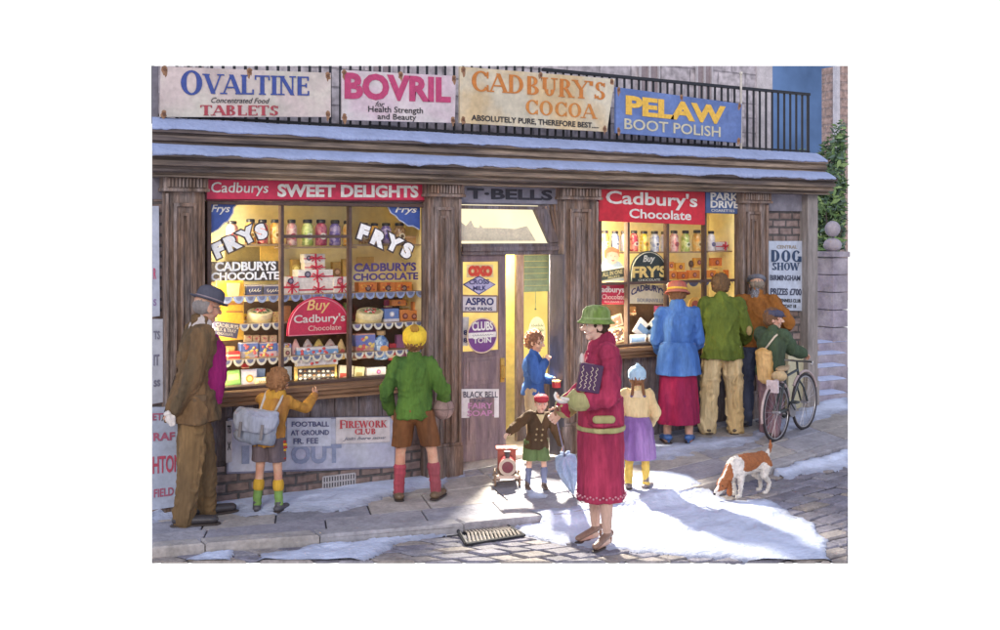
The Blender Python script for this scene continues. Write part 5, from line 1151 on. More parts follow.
def hand(mb, w, d, pn, L, curl=25, side=1, spread=1.0):
    d = V(d).normalized(); pn = V(pn); pn = (pn-d*pn.dot(d)).normalized(); s = d.cross(pn)*side
    mb.cap(w-d*L*.1, w+d*L*.42, L*.15, L*.21, .45, pn); base = w+d*L*.48
    for k, (off, ln) in enumerate(((.30, .40), (.10, .46), (-.10, .43), (-.29, .33))):
        p = base+s*off*L*.58; dd = (d+s*off*.35*spread).normalized(); a = 0
        for q, f in enumerate((.45, .32, .26)):
            a += R(curl*(.6 if q == 0 else 1.0)); v = dd*math.cos(a)+pn*math.sin(a); e = p+v*ln*L*f; mb.cap(p, e, L*(.058-.008*q), L*(.052-.008*q), n=8); p = e
    p = w+d*L*.10+s*L*.14; v = (d*.7+s*.75+pn*.25).normalized(); e = p+v*L*.24; mb.cap(p, e, L*.07, L*.058, n=8); v2 = (d*.95+s*.25+pn*.35).normalized(); mb.cap(e, e+v2*L*.2, L*.055, L*.045, n=8)
class Person: pass
def person(label, loc, rz, Ht, head=.135, lean=0, side=0, armL=((-.25, 0, -1), (-.1, .3, -1)), armR=((.25, 0, -1), (.1, .3, -1)), legL=((-.05, 0, -1), (0, 0, -1)), legR=((.05, 0, -1), (0, 0, -1)),
           hy=0, hpch=0, hroll=0, skinc=(.62, .38, .27), footL=0, footR=0, curl=(25, 25), group=None, drop=0.0, bulk=1.0, headfwd=0.012, face=True, handdir=(None, None), palm=(None, None), voxel=None):
    P = Person(); root = empty('person', loc, label, 'person', group, rz=R(rz), local=True); P.root = root; P.H = Ht
    k = (1-head-.03)/.835; K = k*Ht; P.K = K
    legs = {}
    def leg(hx, dT, dC): a = V((hx, 0, 0)); b = a+V(dT).normalized()*.235; c = b+V(dC).normalized()*.235; return a, b, c
    La, Ra = leg(-.052, *legL), leg(.052, *legR); pz = .048-min(La[2].z, Ra[2].z)-drop
    up = V((0, 0, pz)); P.hip = [(a+up)*K for a in (La[0], Ra[0])]; P.knee = [(a+up)*K for a in (La[1], Ra[1])]; P.ank = [(a+up)*K for a in (La[2], Ra[2])]
    Rm = Matrix.Rotation(R(-lean), 3, 'X') @ Matrix.Rotation(R(side), 3, 'Y')
    def T(x, y, z): return (V((0, 0, pz))+Rm @ V((x, y, z)))*K
    P.pel, P.wst, P.chs, P.nck = T(0, 0, .01), T(0, .004, .10), T(0, .0, .22), T(0, -.004, .31)
    P.T = T; P.Rm = Rm
    P.sh = [T(-.098, -.005, .285), T(.098, -.005, .285)]
    def arm(s, dU, dF): a = P.sh[s]; b = a+V(dU).normalized()*.170*K; c = b+V(dF).normalized()*.145*K; return b, c
    (e0, w0), (e1, w1) = arm(0, *armL), arm(1, *armR); P.elb = [e0, e1]; P.wri = [w0, w1]; P.fd = [V(armL[1]).normalized(), V(armR[1]).normalized()]
    hh = head*Ht; P.hh = hh; P.hc = P.nck+Rm @ V((0, headfwd*Ht, .03*Ht+hh*.46))
    P.M = Matrix.Translation(P.hc) @ Matrix.Rotation(R(hy), 4, 'Z') @ Matrix.Rotation(R(-hpch), 4, 'X') @ Matrix.Rotation(R(hroll), 4, 'Y') @ Matrix.Scale(hh, 4)
    b = MB(); q = K*bulk*.93
    b.ell(P.pel, (.085*q, .06*q, .07*q)); b.cap(P.pel, P.wst, .075*q, .068*q, .72); b.cap(P.wst, P.chs, .068*q, .085*q, .72); b.cap(P.sh[0], P.sh[1], .031*q, .031*q); b.cap(P.chs, P.nck-V((0, 0, .03*K)), .068*q, .03*q, .7)
    b.cap(P.nck, P.hc-V((0, 0, hh*.2)), .033*K, hh*.21)
    for i in (0, 1):
        b.cap(P.sh[i], P.elb[i], .027*q, .023*q); b.cap(P.elb[i], P.wri[i], .023*q, .015*q)
        b.cap(P.hip[i], P.knee[i], .050*q, .033*q); b.cap(P.knee[i], P.knee[i].lerp(P.ank[i], .4), .033*q, .034*q); b.cap(P.knee[i].lerp(P.ank[i], .35), P.ank[i], .034*q, .0185*q)
        an = P.ank[i]; fy = R((footL, footR)[i]); fd = V((math.sin(fy), math.cos(fy), 0)); b.cap(an+V((0, 0, -.025*K)), an+fd*.085*K+V((0, 0, -.030*K)), .022*q, .017*q)
        hd_ = handdir[i] or P.fd[i]; pn = palm[i] or ((1 if i == 0 else -1), .2, 0)
        hand(b, P.wri[i], hd_, pn, .108*Ht, curl[i], side=1 if i == 1 else -1)
    h = MB()
    h.ell((0, -.05, .10), (.33, .42, .39), 20, 14); h.ell((0, .08, -.20), (.24, .26, .26), 16, 10); h.ell((0, .24, -.38), (.12, .10, .10)); h.ell((0, .10, -.04), (.30, .28, .26))
    h.cap((0, .34, .05), (0, .46, -.11), .035, .062); h.ell((0, .40, -.135), (.085, .05, .04))
    for s in (-1, 1): h.ell((s*.335, -.04, -.05), (.045, .10, .14)); h.ell((s*.17, .24, -.14), (.11, .10, .11)); h.cap((s*.04, .36, .12), (s*.22, .29, .11), .04, .035)
    h.cap((-.07, .335, -.245), (.07, .335, -.245), .035, .035)
    h.xf(P.M); b.v += []; n = len(b.v); b.v += h.v; b.f += [tuple(i+n for i in f) for f in h.f]; b.c += h.c
    vx = voxel or (.0055 if Ht > 1.4 else .0045); P.vx = vx
    blob(b, 'body', skin(skinc), root, vx, 3, fac=.4)
    if face:
        for s in (-1, 1):
            e = MB(); e.ell((s*.135, .325, .03), (.062, .035, .034), 10, 7).xf(P.M); e.build('eye', paint((.75, .73, .70), .3), root, smooth=True)
            e = MB(); e.ell((s*.135, .352, .03), (.028, .014, .028), 8, 6).xf(P.M); e.build('iris', paint((.05, .04, .04), .3), root, smooth=True)
            e = MB(); e.tube([(s*.06, .385, .125), (s*.14, .375, .145), (s*.22, .32, .12)], [.014, .018, .01], 6).xf(P.M); e.build('eyebrow', paint((.16, .10, .06)), root)
        e = MB(); e.ell((0, .368, -.245), (.085, .016, .024), 10, 6).xf(P.M); e.build('mouth', paint((.48, .14, .12), .4), root, smooth=True)
    return P
def attach(P, mb, name, m, **k):
    return blob(mb, name, m, P.root, **{**dict(voxel=.0065 if P.H > 1.3 else .0055), **k})
def top(P, name, m, hem=.06, b=1.0, flare=1.0, folds=5, amp=.03, sleeve=(.040, .034, .027), fold_open=0, sl=(1, 1), wr=.004, front=0.0, collar=True):
    K = P.K; mb = MB(); h = P.pel-V((0, 0, hem*K)); rings = [(h.x, h.y, h.z, .104*K*b*flare, .082*K*b*flare), *[(c.x, c.y+front*K, c.z, rx*K*b, ry*K*b) for c, rx, ry in
        ((P.pel, .100*(1+(flare-1)*.5), .080*(1+(flare-1)*.5)), (P.wst, .092, .072), (P.wst.lerp(P.chs, .5), .098, .076), (P.chs, .106, .080), (P.T(0, -.002, .262), .108, .070), (P.T(0, -.004, .298), .082, .055), (P.nck+V((0, 0, .004)), .046, .046))]]
    mb.loft(rings, 44, folds=folds, amp0=amp, amp=0)
    if collar: mb.cap(P.nck-V((0, 0, .01*K)), P.nck+V((0, 0, .018*K)), .046*K, .043*K)
    mb.cap(P.chs, P.nck-V((0, 0, .008*K)), .090*K*b, .050*K, .74); mb.cap(P.sh[0], P.sh[1], .045*K, .045*K)
    for i in (0, 1):
        mb.cap(P.sh[i], P.elb[i], sleeve[0]*K*b, sleeve[1]*K*b); e = P.elb[i].lerp(P.wri[i], sl[i]); mb.cap(P.elb[i], e, sleeve[1]*K*b, sleeve[2]*K*b)
    return attach(P, mb, name, m, wr=wr, smooth=3)
def trousers(P, name, m, r=(.066, .052, .046), to=1.0, wr=.004, b=1.0, drop=.02):
    K = P.K; mb = MB(); mb.ell(P.pel+V((0, 0, -.012*K)), (.090*K*b, .074*K*b, .070*K)); mb.cap(P.pel, P.pel.lerp(P.wst, .5), .080*K, .068*K, .74)
    for i in (0, 1):
        mb.cap(P.hip[i], P.knee[i], r[0]*K*b, r[1]*K*b)
        if to > 0: a = P.knee[i].lerp(P.ank[i], to)-V((0, 0, drop*K if to == 1 else 0)); mb.cap(P.knee[i], a, r[1]*K*b, r[2]*K*b)
    return attach(P, mb, name, m, wr=wr, smooth=3)
def shorts(P, m, r=(.066, .062), to=.82, b=1.0):
    K = P.K; mb = MB(); mb.ell(P.pel, (.098*K*b, .080*K*b, .07*K)); mb.cap(P.pel, P.pel.lerp(P.wst, .5), .080*K, .068*K, .74)
    for i in (0, 1): a = P.hip[i].lerp(P.knee[i], to); mb.loft([(P.hip[i].x, P.hip[i].y, P.hip[i].z+.02*K, r[0]*K*b, r[0]*K*b), (a.x, a.y, a.z, r[1]*K*b, r[1]*K*b*1.05)], 24, folds=4, amp=.05)
    return attach(P, mb, 'shorts', m, wr=.003, smooth=2)
def skirt(P, m, z1, r0=.088, r1=.135, folds=9, amp=.05, name='skirt', z0=None, sy=.85):
    K = P.K; w = P.wst if z0 is None else V((P.pel.x, P.pel.y, z0)); c = P.pel; mb = MB(); zs = [w.z+(z1-w.z)*t for t in (0, .15, .35, .6, .8, 1)]; rr = [r0, r0+(r1-r0)*.45, r0+(r1-r0)*.65, r0+(r1-r0)*.82, r0+(r1-r0)*.92, r1]
    mb.loft([(c.x, c.y, z, r*K, r*K*sy) for z, r in zip(zs, rr)], 72, folds=folds, amp0=.0, amp=amp)
    return attach(P, mb, name, m, wr=.0025, smooth=1)
def socks(P, m, top_m=None, frm=.3, r=(.037, .028)):
    K = P.K
    for i in (0, 1):
        a = P.knee[i].lerp(P.ank[i], frm); mb = MB(); mb.cap(a, P.knee[i].lerp(P.ank[i], .6), r[0]*K, r[0]*.9*K); mb.cap(P.knee[i].lerp(P.ank[i], .6), P.ank[i], r[0]*.88*K, r[1]*K); o = attach(P, mb, 'sock', m, wr=.003, wst=(.3, .3, 2), smooth=2, voxel=.006)
        if top_m: mb = MB(); t = (P.ank[i]-P.knee[i]).normalized(); mb.cap(a-t*.004, a+t*.028*K, r[0]*1.12*K, r[0]*1.12*K); attach(P, mb, 'sock_top', top_m, smooth=2, voxel=.006)
def shoes(P, m, ft=(0, 0), hi=0.0, heel=0.0, s=1.0, slim=1.0):
    K = P.K
    for i in (0, 1):
        a = P.ank[i]; y = R(ft[i]); d = V((math.sin(y), math.cos(y), 0)); mb = MB(); z0 = a.z-.048*K
        mb.cap(V((a.x, a.y, z0+.026*K+heel))-d*.022*K, V((a.x, a.y, z0+.022*K))+d*.10*K*s, .031*K*slim, .026*K*slim, .72, (0, 0, 1)); mb.cap(V((a.x, a.y, z0+.03*K+heel)), V((a.x, a.y, a.z+hi*K)), .031*K*slim, .029*K*slim)
        if heel: c = V((a.x, a.y, z0))-d*.03*K; mb.cap(V((c.x, c.y, z0+.008)), V((c.x, c.y, z0+heel+.01)), .010, .014)
        o = attach(P, mb, 'boot' if hi > .02 else 'shoe', m, smooth=2, voxel=.0055, fac=.4)
        mb = MB(); c0 = V((a.x, a.y, z0+.006))-d*.03*K; mb.cap(c0, c0+d*.135*K*s, .029*K*slim, .026*K*slim, .22, (0, 0, 1)); mb.build('sole', paint((.06, .045, .04)), P.root, smooth=True)
def hair(P, m, parts, wr=.006, smooth=1):
    mb = MB()
    for c, r in parts: mb.ell(c, r, 18, 12)
    mb.xf(P.M); return blob(mb, 'hair', m, P.root, .0055, smooth, wr=wr, wsc=34, wst=(1, 1, .5))
SHORT = [((0, -.11, .14), (.40, .43, .42)), ((0, -.20, -.06), (.37, .33, .30))]
def hatl(P, name, m, prof, tilt=0, roll=0, off=(0, -.02, 0), sx=1, sy=1.15, band=None, bandm=None, smooth=True, n=28):
    M = P.M @ Matrix.Translation(V(off)) @ Matrix.Rotation(R(tilt), 4, 'X') @ Matrix.Rotation(R(roll), 4, 'Y')
    mb = MB(); mb.lathe(prof, (0, 0, 0), n, sx=sx, sy=sy).xf(M); o = mb.build(name, m, P.root, smooth=smooth)
    if band: mb = MB(); mb.lathe(band, (0, 0, 0), n, sx=sx, sy=sy).xf(M); mb.build('hat_band', bandm, P.root, smooth=True)
    return M
def at(px, Y, dz=0): X = Xp(px, Y); return V((X, Y, gz(X)+dz))
def strap(P, pts, m, w=.012, name='strap', parent=None): mb = MB(); mb.tube(pts, w, 6); return mb.build(name, m, parent or P.root, smooth=True)
random.seed(21)
# ---- 1 old man in a bowler hat
BRN = cloth((.20, .12, .06), hue=(.12, .085, .05)); 
P = person('old man in grey bowler hat and baggy brown coat peering at the left window', G(192, 521), -97, 1.80, .135, lean=7, hpch=12, hy=12, headfwd=.02,
    armR=((.12, -.26, -1), (-.12, -.42, -.8)), armL=((-.15, -.1, -1), (.25, -.4, -.8)), legL=((-.02, .24, -1), (0, .04, -1)), legR=((.06, -.06, -1), (0, -.12, -1)), footR=12, footL=-8, bulk=.98, curl=(35, 42))
top(P, 'coat', BRN, hem=.09, b=1.04, flare=1.28, amp=.06, sleeve=(.042, .040, .034), wr=.010)
K = P.K; mb = MB(); mb.loft([(0, P.pel.y+.035*K, P.pel.z-.03*K, .07*K, .085*K), (0, P.wst.y+.042*K, P.wst.z, .078*K, .088*K), (0, P.chs.y+.038*K, P.chs.z, .075*K, .078*K), (0, P.nck.y+.02*K, P.nck.z-.03*K, .05*K, .05*K)], 30); attach(P, mb, 'jumper', cloth((.30, .02, .14)), wr=.004)
trousers(P, 'trousers', cloth((.24, .15, .07), hue=(.16, .105, .055)), r=(.062, .053, .046), b=1.0, wr=.009)
shoes(P, paint((.05, .045, .05), .35), ft=(-8, 12), s=1.15)
mb = MB(); mb.cap(P.nck, P.nck+V((0, .01, .03)), .05*K, .046*K); attach(P, mb, 'collar', cloth((.62, .55, .52)), voxel=.007)
hair(P, cloth((.30, .27, .26)), [((0, -.12, .02), (.355, .37, .30))], wr=.003)
hatl(P, 'bowler_hat', cloth((.10, .10, .13), var=.2), [(.50, .20), (.56, .235), (.55, .25), (.40, .225), (.395, .42), (.36, .56), (.24, .66), (.08, .69)], tilt=-8, band=[(.405, .225), (.408, .30), (.398, .30)], bandm=cloth((.36, .28, .30)))
mb = MB()
for s in (-1, 1): mb.tube([(s*.14+.085*math.cos(R(t)), .40, .02+.075*math.sin(R(t))) for t in range(0, 360, 30)], .008, 5, closed=True); mb.tube([(s*.225, .40, .03), (s*.345, .0, .03)], .008, 5)
mb.tube([(-.055, .40, .03), (.055, .40, .03)], .008, 5).xf(P.M); mb.build('glasses', paint((.05, .04, .04), .3), P.root)
mb = MB(); mb.tube([P.wst+V((.0, -.084*P.K*1.04, .02)), P.pel+V((0, -.100*P.K, 0)), P.pel+V((0, -.125*P.K, -.09*P.K))], .004, 5); mb.build('back_vent', paint((.05, .035, .025)), P.root)
mb = MB(); c = P.pel+V((.115*P.K, .02, .02)); mb.box(c.x-.01, c.x+.012, c.y-.05, c.y+.05, c.z-.02, c.z+.03); mb.build('pocket_flap', cloth((.15, .10, .06)), P.root, bevel=.006)
# crumpled paper in his hand
hw = P.root.matrix_basis @ P.wri[1]; hp_ = P.root.matrix_basis @ (P.wri[1]+P.fd[1]*.09)
e = empty('paper_bag', hp_, 'crumpled white paper bag held behind the old man in bowler', 'bag'); mb = MB(); mb.ell(hp_+V((.0, -.02, -.01)), (.040, .035, .045)); mb.ell(hp_+V((-.015, -.02, .03)), (.036, .024, .024)); mb.ell(hp_+V((.01, -.02, -.04)), (.03, .03, .024))
blob(mb, 'paper', paint((.72, .66, .62), .8), e, .006, 1, wr=.005, wsc=26).matrix_parent_inverse = Matrix.Translation(-hp_)

# ---- 2 schoolboy with satchel leaning on the sill
GOLD = cloth((.50, .25, .05), hue=(.32, .15, .05))
P = person('schoolboy in mustard jumper with big grey satchel leaning on the window sill', G(269, 511), -42, 1.15, .172, lean=10, side=6, hy=-8, hpch=-2,
    armL=((-.15, .75, -.35), (.25, .8, .35)), armR=((.45, .7, -.35), (.1, .75, .45)), legL=((-.08, .0, -1), (-.05, -.10, -1)), legR=((.06, .03, -1), (.04, -.02, -1)), footL=-20, footR=8, face=True)
top(P, 'jumper', GOLD, hem=.05, b=1.08, amp=.04, wr=.006); shorts(P, cloth((.17, .13, .14), hue=(.12, .10, .12)), r=(.066, .062), to=.66, b=1.04)
socks(P, cloth((.20, .34, .10)), cloth((.62, .38, .05)), frm=.34); shoes(P, paint((.09, .085, .10), .5), ft=(-20, 8), hi=.02, s=1.05)
hair(P, cloth((.30, .15, .07), var=.5), SHORT, wr=.011)
Mr = P.root.matrix_basis
sc0 = Mr @ (P.wst+V((-.07, -.13, .03)))
e = empty('satchel', sc0, 'large worn pale grey satchel on the schoolboy back', 'bag'); e.rotation_euler = (R(-4), R(6), R(-42)); e['_loc'] = 1
m = cloth((.36, .38, .44), hue=(.27, .30, .38)); mb = MB(); mb.ell((0, 0, -.02), (.175, .075, .13)); mb.cap((-.11, 0, -.09), (.11, 0, -.09), .065, .065); mb.cap((-.12, .0, .04), (.12, .0, .04), .065, .065)
blob(mb, 'bag', m, e, .009, 4, wr=.006, wsc=7)
mb = MB(); mb.loft([(0, -.055, -.055, .13, .042), (0, -.06, .0, .175, .045), (0, -.045, .07, .185, .06), (0, .01, .115, .17, .06), (0, .04, .118, .1, .02)], 40, folds=6, amp=.03); blob(mb, 'flap', cloth((.42, .44, .50), hue=(.34, .36, .45)), e, .008, 3, wr=.004)
for x in (-.09, .09): mb = MB(); mb.box(x-.012, x+.012, -.112, -.100, -.10, .02); mb.build('buckle_strap', cloth((.22, .20, .20)), e, bevel=.003)
for s in (0, 1):
    q = P.sh[s]; a = P.sh[s]+V((.015 if s else -.0, .03, .035)); strap(P, [P.wst+V((-.07+.12*s, -.09, .10)), q.lerp(P.nck, .35)+V((0, -.055, .01)), q.lerp(P.nck, .35)+V((0, -.02, .048)), q.lerp(P.nck, .35)+V((0, .05, .03)), q+V((0, .075, -.06))], cloth((.52, .48, .44)), .011)
# scarf
mb = MB(); mb.cap(P.nck-V((.03, 0, 0)), P.nck+V((.03, .0, .01)), .055*P.K*1.1, .055*P.K); attach(P, mb, 'scarf', cloth((.55, .30, .05)), voxel=.006, wr=.003)
for j in range(7):
    mb = MB(); x0 = P.T(.11, -.01, .02); mb.ell((x0.x+.01*math.sin(j), x0.y, x0.z-.02-.022*j), (.028, .018, .013)); mb.build('scarf_end', cloth((.62, .36, .05) if j % 2 else (.38, .05, .04)), P.root, smooth=True)

# ---- 3 boy in green jumper and yellow beret
P = person('boy in green jumper and yellow bobble beret with a ball under his arm', G(414, 500), -32, 1.43, .152, lean=3, hpch=4, hroll=4,
    armL=((-.42, .02, -1), (.15, .55, -1)), armR=((.50, -.10, -1), (.05, .55, -.55)), legL=((-.12, 0, -1), (-.04, 0, -1)), legR=((.24, .02, -1), (.10, .02, -1)), footL=-12, footR=18, bulk=1.0, curl=(20, 50))
top(P, 'jumper', cloth((.09, .18, .035), hue=(.055, .12, .03)), hem=.035, b=1.06, amp=.04, sleeve=(.043, .040, .032), wr=.009)
shorts(P, cloth((.20, .085, .035), hue=(.13, .06, .03)), r=(.063, .058), to=.84, b=1.0); socks(P, cloth((.42, .08, .11), hue=(.30, .08, .10)), frm=.36, r=(.037, .032)); shoes(P, paint((.15, .10, .06), .5), ft=(-12, 18), hi=.035, s=1.05)
hair(P, cloth((.22, .11, .05)), [((0, -.12, .0), (.36, .37, .30))], wr=.008)
hatl(P, 'beret', cloth((.80, .60, .06), hue=(.78, .52, .05), var=.2), [(.36, -.02), (.44, .0), (.46, .10), (.42, .12), (.46, .18), (.46, .32), (.38, .46), (.22, .54), (.05, .56)], tilt=34, sy=1.05, off=(0, -.03, .10)); MH = P.M @ Matrix.Translation(V((0, -.03, .10))) @ Matrix.Rotation(R(34), 4, 'X')
mb = MB(); c = MH @ V((.0, -.06, .58)); mb.ell(c, .036); blob(mb, 'bobble', cloth((.36, .20, .04)), P.root, .005, 1, wr=.004, wsc=40)
bc = P.root.matrix_basis @ (P.wri[1]+V((-.02, -.045, -.02)))
e = empty('leather_ball', bc, 'scuffed brown leather ball under the green jumper boy\'s arm', 'ball'); mb = MB(); mb.ell(bc, .092, 28, 18); mb.build('ball', mat('ball_leather', (.30, .20, .18), .6, .35, 14, bump=.3), e, smooth=True)
mb = MB()
for ax in range(3):
    pts = []
    for t in range(0, 360, 15):
        c_, s_ = .0925*math.cos(R(t)), .0925*math.sin(R(t)); pts.append(bc+(V((c_, s_, 0)), V((c_, 0, s_)), V((0, c_, s_)))[ax])
    mb.tube(pts, .0025, 4, closed=True)
mb.build('seam', paint((.10, .07, .06)), e)

# ---- 4 boy in blue in the doorway
X4 = Xp(534, .0); loc = V((X4, .02, .092))
P = person('boy in blue jumper eating a sweet in the lit shop doorway', loc, -128, 1.19, .162, lean=2, hy=-12, hpch=10, skinc=(.66, .42, .30),
    armR=((.2, .25, -1), (-.25, .55, 1.1)), armL=((-.2, .15, -1), (.5, .7, -.2)), legL=((-.05, 0, -1), (0, 0, -1)), legR=((.1, .06, -1), (0, -.05, -1)), curl=(40, 55))
top(P, 'jumper', cloth((.05, .12, .36), hue=(.035, .08, .24)), hem=.03, b=1.12, sleeve=(.046, .040, .032), wr=.006); trousers(P, 'trousers', cloth((.50, .40, .26), hue=(.4, .3, .2)), r=(.07, .06, .05)); shoes(P, paint((.22, .16, .12), .5)); hair(P, cloth((.22, .11, .07)), SHORT, wr=.012)
q = P.root.matrix_basis @ (P.wri[0]+V((.04, .06, -.03)))
e = empty('red_tin', q, 'small red tin held by the boy in blue', 'tin'); mb = MB(); mb.lathe([(.04, -.03), (.042, -.028), (.042, .03), (.038, .034)], q, 20); mb.build('tin', paint((.5, .04, .05), .35), e); mb = MB(); mb.lathe([(.044, .022), (.044, .036), (.03, .04)], q, 20); mb.build('lid', paint((.6, .35, .15), .35), e)

# ---- 5 small boy with toy engine
g5 = G(536, 488)
P = person('small boy in brown double breasted coat and red cap reaching for his toy', g5, 158, .84, .185, lean=8, side=-6, hy=-4, hpch=6, skinc=(.70, .46, .36),
    armR=((.95, .35, -.55), (.85, .45, -.55)), armL=((-.50, .05, -.9), (-.35, .25, -.9)), legL=((-.12, .18, -1), (-.02, -.05, -1)), legR=((.10, .02, -1), (.10, .05, -1)), footL=0, footR=0, palm=((1, .2, 0), (0, 0, -1)), curl=(30, 25))
CT = cloth((.10, .058, .03), hue=(.07, .045, .028)); top(P, 'coat', CT, hem=.085, b=1.2, flare=1.12, sleeve=(.046, .042, .038), wr=.005)
shorts(P, cloth((.13, .19, .08)), r=(.074, .070), to=.88, b=1.04); socks(P, cloth((.17, .19, .30)), frm=.3); shoes(P, paint((.12, .08, .065), .5), hi=.05, s=1.1)
for x in (-.03, .035):
    for z in (.05, .11, .17): c = P.T(x, .108, z); mb = MB(); mb.ell(c+V((0, .01, 0)), (.009, .006, .009), 10, 6); mb.build('button', paint((.35, .25, .12), .3), P.root, smooth=True)
mb = MB(); c = P.nck; mb.add([c+V((-.035, .055, .0)), c+V((.035, .055, .0)), c+V((0, .085, -.07)), c+V((-.035, .045, .0)), c+V((.035, .045, .0)), c+V((0, .075, -.07))], [(0, 1, 2), (5, 4, 3), (0, 3, 4, 1), (1, 4, 5, 2), (2, 5, 3, 0)]); mb.build('shirt_front', cloth((.60, .50, .28)), P.root)
hair(P, cloth((.33, .18, .08)), [((0, -.09, .11), (.355, .39, .36))], wr=.004)
hatl(P, 'cap', cloth((.42, .04, .06), hue=(.30, .03, .05)), [(.36, .17), (.41, .22), (.41, .32), (.33, .42), (.15, .47), (.04, .475)], tilt=-6, sy=1.1, band=[(.385, .165), (.40, .20), (.39, .24)], bandm=cloth((.24, .02, .04)))
mb = MB(); mb.loft([(0, .36, .165, .27, .20), (0, .38, .19, .27, .18)], 24).xf(P.M); mb.build('peak', cloth((.34, .03, .05)), P.root, smooth=True)

tp = G(507, 484); e = empty('toy_engine', tp, 'red wooden toy engine with spoked wheels beside the small boy', 'toy', rz=R(150), local=True); e.scale = (1.15, 1.15, 1.15)
mb = MB(); mb.box(-.075, .075, -.14, .13, .075, .10); mb.build('chassis', paint((.30, .22, .16)), e, bevel=.004)
mb = MB(); mb.lathe([(.02, .145), (.052, .14), (.058, .13), (.058, -.05), (.05, -.06)], (0, 0, .16), 24, 'y'); mb.build('boiler', paint((.45, .05, .06), .4), e)
mb = MB(); mb.lathe([(.066, .134), (.066, .150), (.045, .154)], (0, 0, .16), 24, 'y'); sm = mb.build('smokebox', paint((.50, .40, .34), .4), e); mb = MB(); mb.lathe([(.045, .15), (.042, .158), (.015, .162)], (0, 0, .16), 20, 'y'); mb.build('smokebox_door', paint((.16, .03, .05), .4), sm)
mb = MB(); mb.box(-.07, .07, -.13, -.04, .10, .255); mb.box(-.085, .085, -.145, -.025, .255, .27); mb.build('cab', paint((.36, .09, .07), .4), e, bevel=.004)
mb = MB(); mb.lathe([(.018, .2), (.018, .255), (.026, .262), (.026, .27)], (0, .09, 0), 14); mb.build('chimney', paint((.08, .07, .08)), e)
for sx in (-1, 1):
    for y in (.085, -.09):
        mb = MB(); c = V((sx*.092, y, .052)); mb.tube([c+V((0, .045*math.cos(R(t)), .045*math.sin(R(t)))) for t in range(0, 360, 24)], .008, 6, closed=True)
        for t in range(0, 180, 36): d = V((0, .044*math.cos(R(t)), .044*math.sin(R(t)))); mb.tube([c-d, c+d], .004, 5)
        mb.cap(c-V((sx*.03, 0, 0)), c+V((sx*.012, 0, 0)), .008, .008); mb.build('wheel', paint((.26, .17, .12)), e)
mb = MB(); mb.box(-.085, .085, .13, .145, .07, .095); mb.build('buffer_beam', paint((.55, .42, .36)), e, bevel=.003)

# ---- 6 lady in maroon coat
WINE = cloth((.42, .045, .10), hue=(.28, .03, .075), var=.5); GREEN = cloth((.46, .42, .20), hue=(.34, .33, .14))
P = person('tall lady in long maroon coat with green trim and green cloche hat', G(601, 543), 66, 1.735, .130, lean=-1, hy=6, hpch=2, headfwd=.035, skinc=(.72, .50, .40),
    armL=((-.22, .02, -1), (.25, .95, -.12)), armR=((.15, .25, -1), (.0, .75, -.65)), legL=((-.02, -.03, -1), (.02, -.03, -1)), legR=((.03, .07, -1), (-.02, -.02, -1)), footL=-48, footR=-30, bulk=.80, curl=(45, 60), palm=((0.2, .1, 1), (-1, .2, 0)))
K = P.K; z1 = .325
top(P, 'coat', WINE, hem=.02, b=1.02, flare=1.05, amp=.03, sleeve=(.040, .043, .043), wr=.008, sl=(.82, .9)); skirt(P, WINE, z1, r0=.092, r1=.100, folds=5, amp=.05, name='coat_skirt', z0=P.wst.z, sy=1.0)
mb = MB(); mb.loft([(P.pel.x, P.pel.y, P.pel.z-.050*K, .108*K, .102*K), (P.pel.x, P.pel.y, P.pel.z-.030*K, .110*K, .104*K)], 50); attach(P, mb, 'trim_band', GREEN, voxel=.007, wr=.002)
for i in (0, 1): mb = MB(); a = P.elb[i].lerp(P.wri[i], .70); mb.cap(a, P.elb[i].lerp(P.wri[i], .88), .050*K, .050*K); attach(P, mb, 'cuff', GREEN, voxel=.007)
mb = MB(); mb.cap(P.T(-.110, .045, .02), P.T(-.110, -.02, .02), .017*K, .017*K, .6, (1, 0, 0)); attach(P, mb, 'pocket_flap', GREEN, voxel=.006)
mb = MB(); mb.cap(P.nck+V((0, .01, -.02)), P.nck+V((0, -.01, .03)), .062*K, .050*K); attach(P, mb, 'collar', WINE, voxel=.007, wr=.003)
mb = MB(); c = P.T(0, .085, .25); mb.ell(c, (.03, .02, .055)); mb.build('blouse', cloth((.62, .56, .52)), P.root, smooth=True)
shoes(P, paint((.26, .16, .12), .4), ft=(-48, -30), heel=.045, slim=.62, s=.95)
mb = MB()
for i in (0, 1): mb = MB(); mb.cap(P.knee[i].lerp(P.ank[i], .25), P.knee[i].lerp(P.ank[i], .45), .031*K, .029*K); mb.cap(P.knee[i].lerp(P.ank[i], .45), P.ank[i], .029*K, .0175*K); attach(P, mb, 'stocking', cloth((.62, .42, .34), var=.15), voxel=.006)
hair(P, cloth((.08, .05, .035)), [((0, -.10, .04), (.36, .38, .36)), ((0, -.22, -.16), (.27, .2, .16))], wr=.004)
M = hatl(P, 'cloche_hat', cloth((.16, .24, .06), hue=(.28, .36, .14), var=.5, scale=30), [(.50, .10), (.56, .06), (.55, .10), (.44, .20), (.42, .32), (.40, .48), (.30, .60), (.12, .65), (.03, .655)], tilt=4, sy=1.12, band=[(.445, .19), (.436, .26), (.42, .26)], bandm=cloth((.30, .38, .16)))
gl = MB(); hand(gl, P.wri[0], (.25, .95, -.12), (.2, .1, 1), .122*P.H*.93, 45, -1); gl.cap(P.wri[0]-P.fd[0]*.03, P.wri[0], .023*K, .021*K); blob(gl, 'glove', cloth((.74, .70, .66), var=.12), P.root, .0055, 2)
